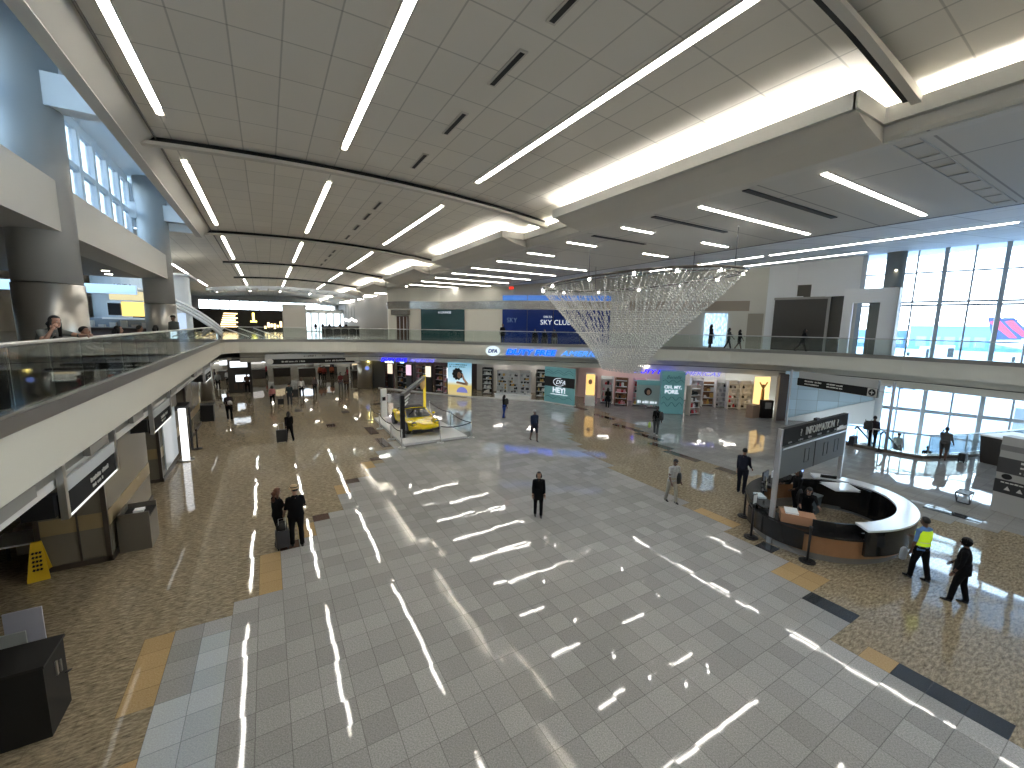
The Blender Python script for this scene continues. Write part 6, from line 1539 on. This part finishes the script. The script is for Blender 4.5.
# across the atrium, upper level
person('dark figure standing at the left of the club window', 17.8, 31.9, DZ, 150, 1.72, 'dark', 'black', 0, N_, N_, vox=.026)
for k, (x, y) in enumerate(((20.0, 30.1), (21.2, 28.9), (20.6, 29.5))):
    person('dark figure sitting below the SKY CLUB letters, %s' % ('left one', 'right one', 'middle one')[k], x, y, DZ, 140, 1.7, 'dark', 'black', 0, (.05, .04, .04) if k == 1 else N_, (.2, .2, .2) if k == 1 else N_, sit=True, legs=((85, 85), (85, 85)), vox=.03)
    MBx = root('lounge_chair', (x, y, DZ), 'dark lounge chair below the club letters, %s' % ('left one', 'right one', 'middle one')[k], 'chair', rz=math.radians(140))
    MB().box(-.26, -.24, .05, .26, .24, .40).build('seat', DARK, MBx); MB().box(-.26, -.32, .05, .26, -.25, .8).build('backrest', DARK, MBx)
person('robed dark figure before the frosted window', 30.35, 20.5, DZ, -120, 1.95, 'dark', 'black', .1, (.03, .03, .035), (.03, .03, .035), coat=.55, vox=.024)
person('walker in dark clothes with white sleeve, left of the pair', 31.0, 19.4, DZ, -125, 1.72, 'dark', 'black', .12, (.06, .06, .06), N_, legs=((20, 6), (-20, 10)), arms=((50, 5, 30), (20, 8, 20)), vox=.022)
person('slim walker in black skirt, right of the pair', 31.35, 18.75, DZ, -120, 1.6, 'dark', 'black', .1, N_, N_, skirt=.2, legs=((20, 4), (-24, 10)), arms=((60, 5, 20), (10, 8, 20)), vox=.022)
person('walker in black passing the dark display wall', 32.95, 15.1, DZ, -150, 1.75, 'dark', 'black', .12, N_, N_, lean=8, legs=((22, 4), (-26, 12)), arms=((-25, 5, 15), (35, 8, 30)), vox=.022)
# silhouettes of seated travellers at the back windows
for k in range(9):
    x = 7.0+k*1.3; y = 76+(k*37 % 5)
    person('tiny dark traveller before the far back windows, %s from the left' % ords[k], x, y, DZ, 180, 1.7, 'dark', 'black', 0, N_, N_, vox=.05, group='travellers at the back windows')
rn = random.Random(4)
for k in range(6):
    r = root('lamp_cluster', (10.2+k*.6, 66+k*1.1, DZ+1.9+rn.uniform(0, .8)), 'white globe lamp over the far bar, %s from the left' % ords[k], 'lamp')
    MB().ell((0, 0, 0), (.22, .22, .2), 12, 8).build('globe', emis('globe glow', (1, .95, .9), 2.5), r); MB().tube([(0, 0, .2), (0, 0, 3)], .02, 6).build('cord', DARK, r)
r = root('far_bar', (8.2, 64, DZ), 'dark bar counter with stools near the far right columns', 'bar')
MB().box(-1.5, 0, 0, 3.5, .8, 1.1).build('counter', DARK, r); MB().box(-1.6, -.1, 1.1, 3.6, .9, 1.15).build('counter_top', BROWN, r)
for k in range(5): m1 = MB(); m1.cyl(-1.2+k*1.05, -.5, .7, .76, .18, 12); m1.cyl(-1.2+k*1.05, -.5, 0, .7, .03, 8); m1.build('stool', STEEL, r)
# escalator well glimpsed through the far glass
r = root('escalator', (-1.5, 47, DZ), 'pair of escalator balustrades with pale rails seen through the far glass', 'escalator')
for k in range(3):
    m1 = MB(); m1.tube([(-2+k*1.2, 0, .95), (0+k*1.2, 0, .1)], .05, 8); m1.build('handrail', mat('pale handrail', (.7, .7, .68), .3), r)
    m1 = MB(); m1.face([(-2+k*1.2, 0, .9), (0+k*1.2, 0, .05), (0+k*1.2, 0, 0), (-2+k*1.2, 0, 0)]); m1.build('side_panel', RAILG, r)

# ------------------------------------------------------------------ light, sky, camera
w = bpy.data.worlds.new('sky'); sc.world = w; w.use_nodes = True; nt = w.node_tree; nt.nodes.clear()
tc = nt.nodes.new('ShaderNodeTexCoord'); sp = nt.nodes.new('ShaderNodeSeparateXYZ'); nt.links.new(tc.outputs['Generated'], sp.inputs[0])
rp = nt.nodes.new('ShaderNodeValToRGB'); e = rp.color_ramp.elements; e[0].position = 0; e[0].color = (.86, .95, 1., 1); e[1].position = .8; e[1].color = (.22, .50, .95, 1)
q = e.new(.22); q.color = (.70, .88, 1., 1)
nt.links.new(sp.outputs[2], rp.inputs[0]); bg = nt.nodes.new('ShaderNodeBackground'); nt.links.new(rp.outputs[0], bg.inputs[0]); bg.inputs[1].default_value = 3.6
wo = nt.nodes.new('ShaderNodeOutputWorld'); nt.links.new(bg.outputs[0], wo.inputs[0])

f, yaw, pitch, roll = 413.9, .533462, .136964, .016822
F = Vector((math.sin(yaw)*math.cos(pitch), math.cos(yaw)*math.cos(pitch), -math.sin(pitch)))
Rt = F.cross(Vector((0, 0, 1))).normalized(); U = Rt.cross(F)
c_, s_ = math.cos(roll), math.sin(roll)
R2 = Rt*c_+U*s_; U2 = -Rt*s_+U*c_
cd = bpy.data.cameras.new('camera'); cam = bpy.data.objects.new('camera', cd); col.objects.link(cam); sc.camera = cam
M = Matrix((R2, U2, -F)).transposed().to_4x4(); M.translation = Vector((0, 0, H)); cam.matrix_world = M
cd.sensor_width = 36; cd.lens = f/1024*36; cd.clip_end = 2000; cd.clip_start = .05
sc.view_settings.view_transform = 'Standard'; sc.view_settings.look = 'None'; sc.view_settings.gamma = 1
sc.view_settings.use_curve_mapping = False; sc.view_settings.exposure = 1.45
cy = sc.cycles
cy.use_denoising = True; cy.max_bounces = 8; cy.diffuse_bounces = 4; cy.glossy_bounces = 4; cy.transparent_max_bounces = 16; cy.sample_clamp_indirect = 8
cy.caustics_reflective = False; cy.caustics_refractive = False
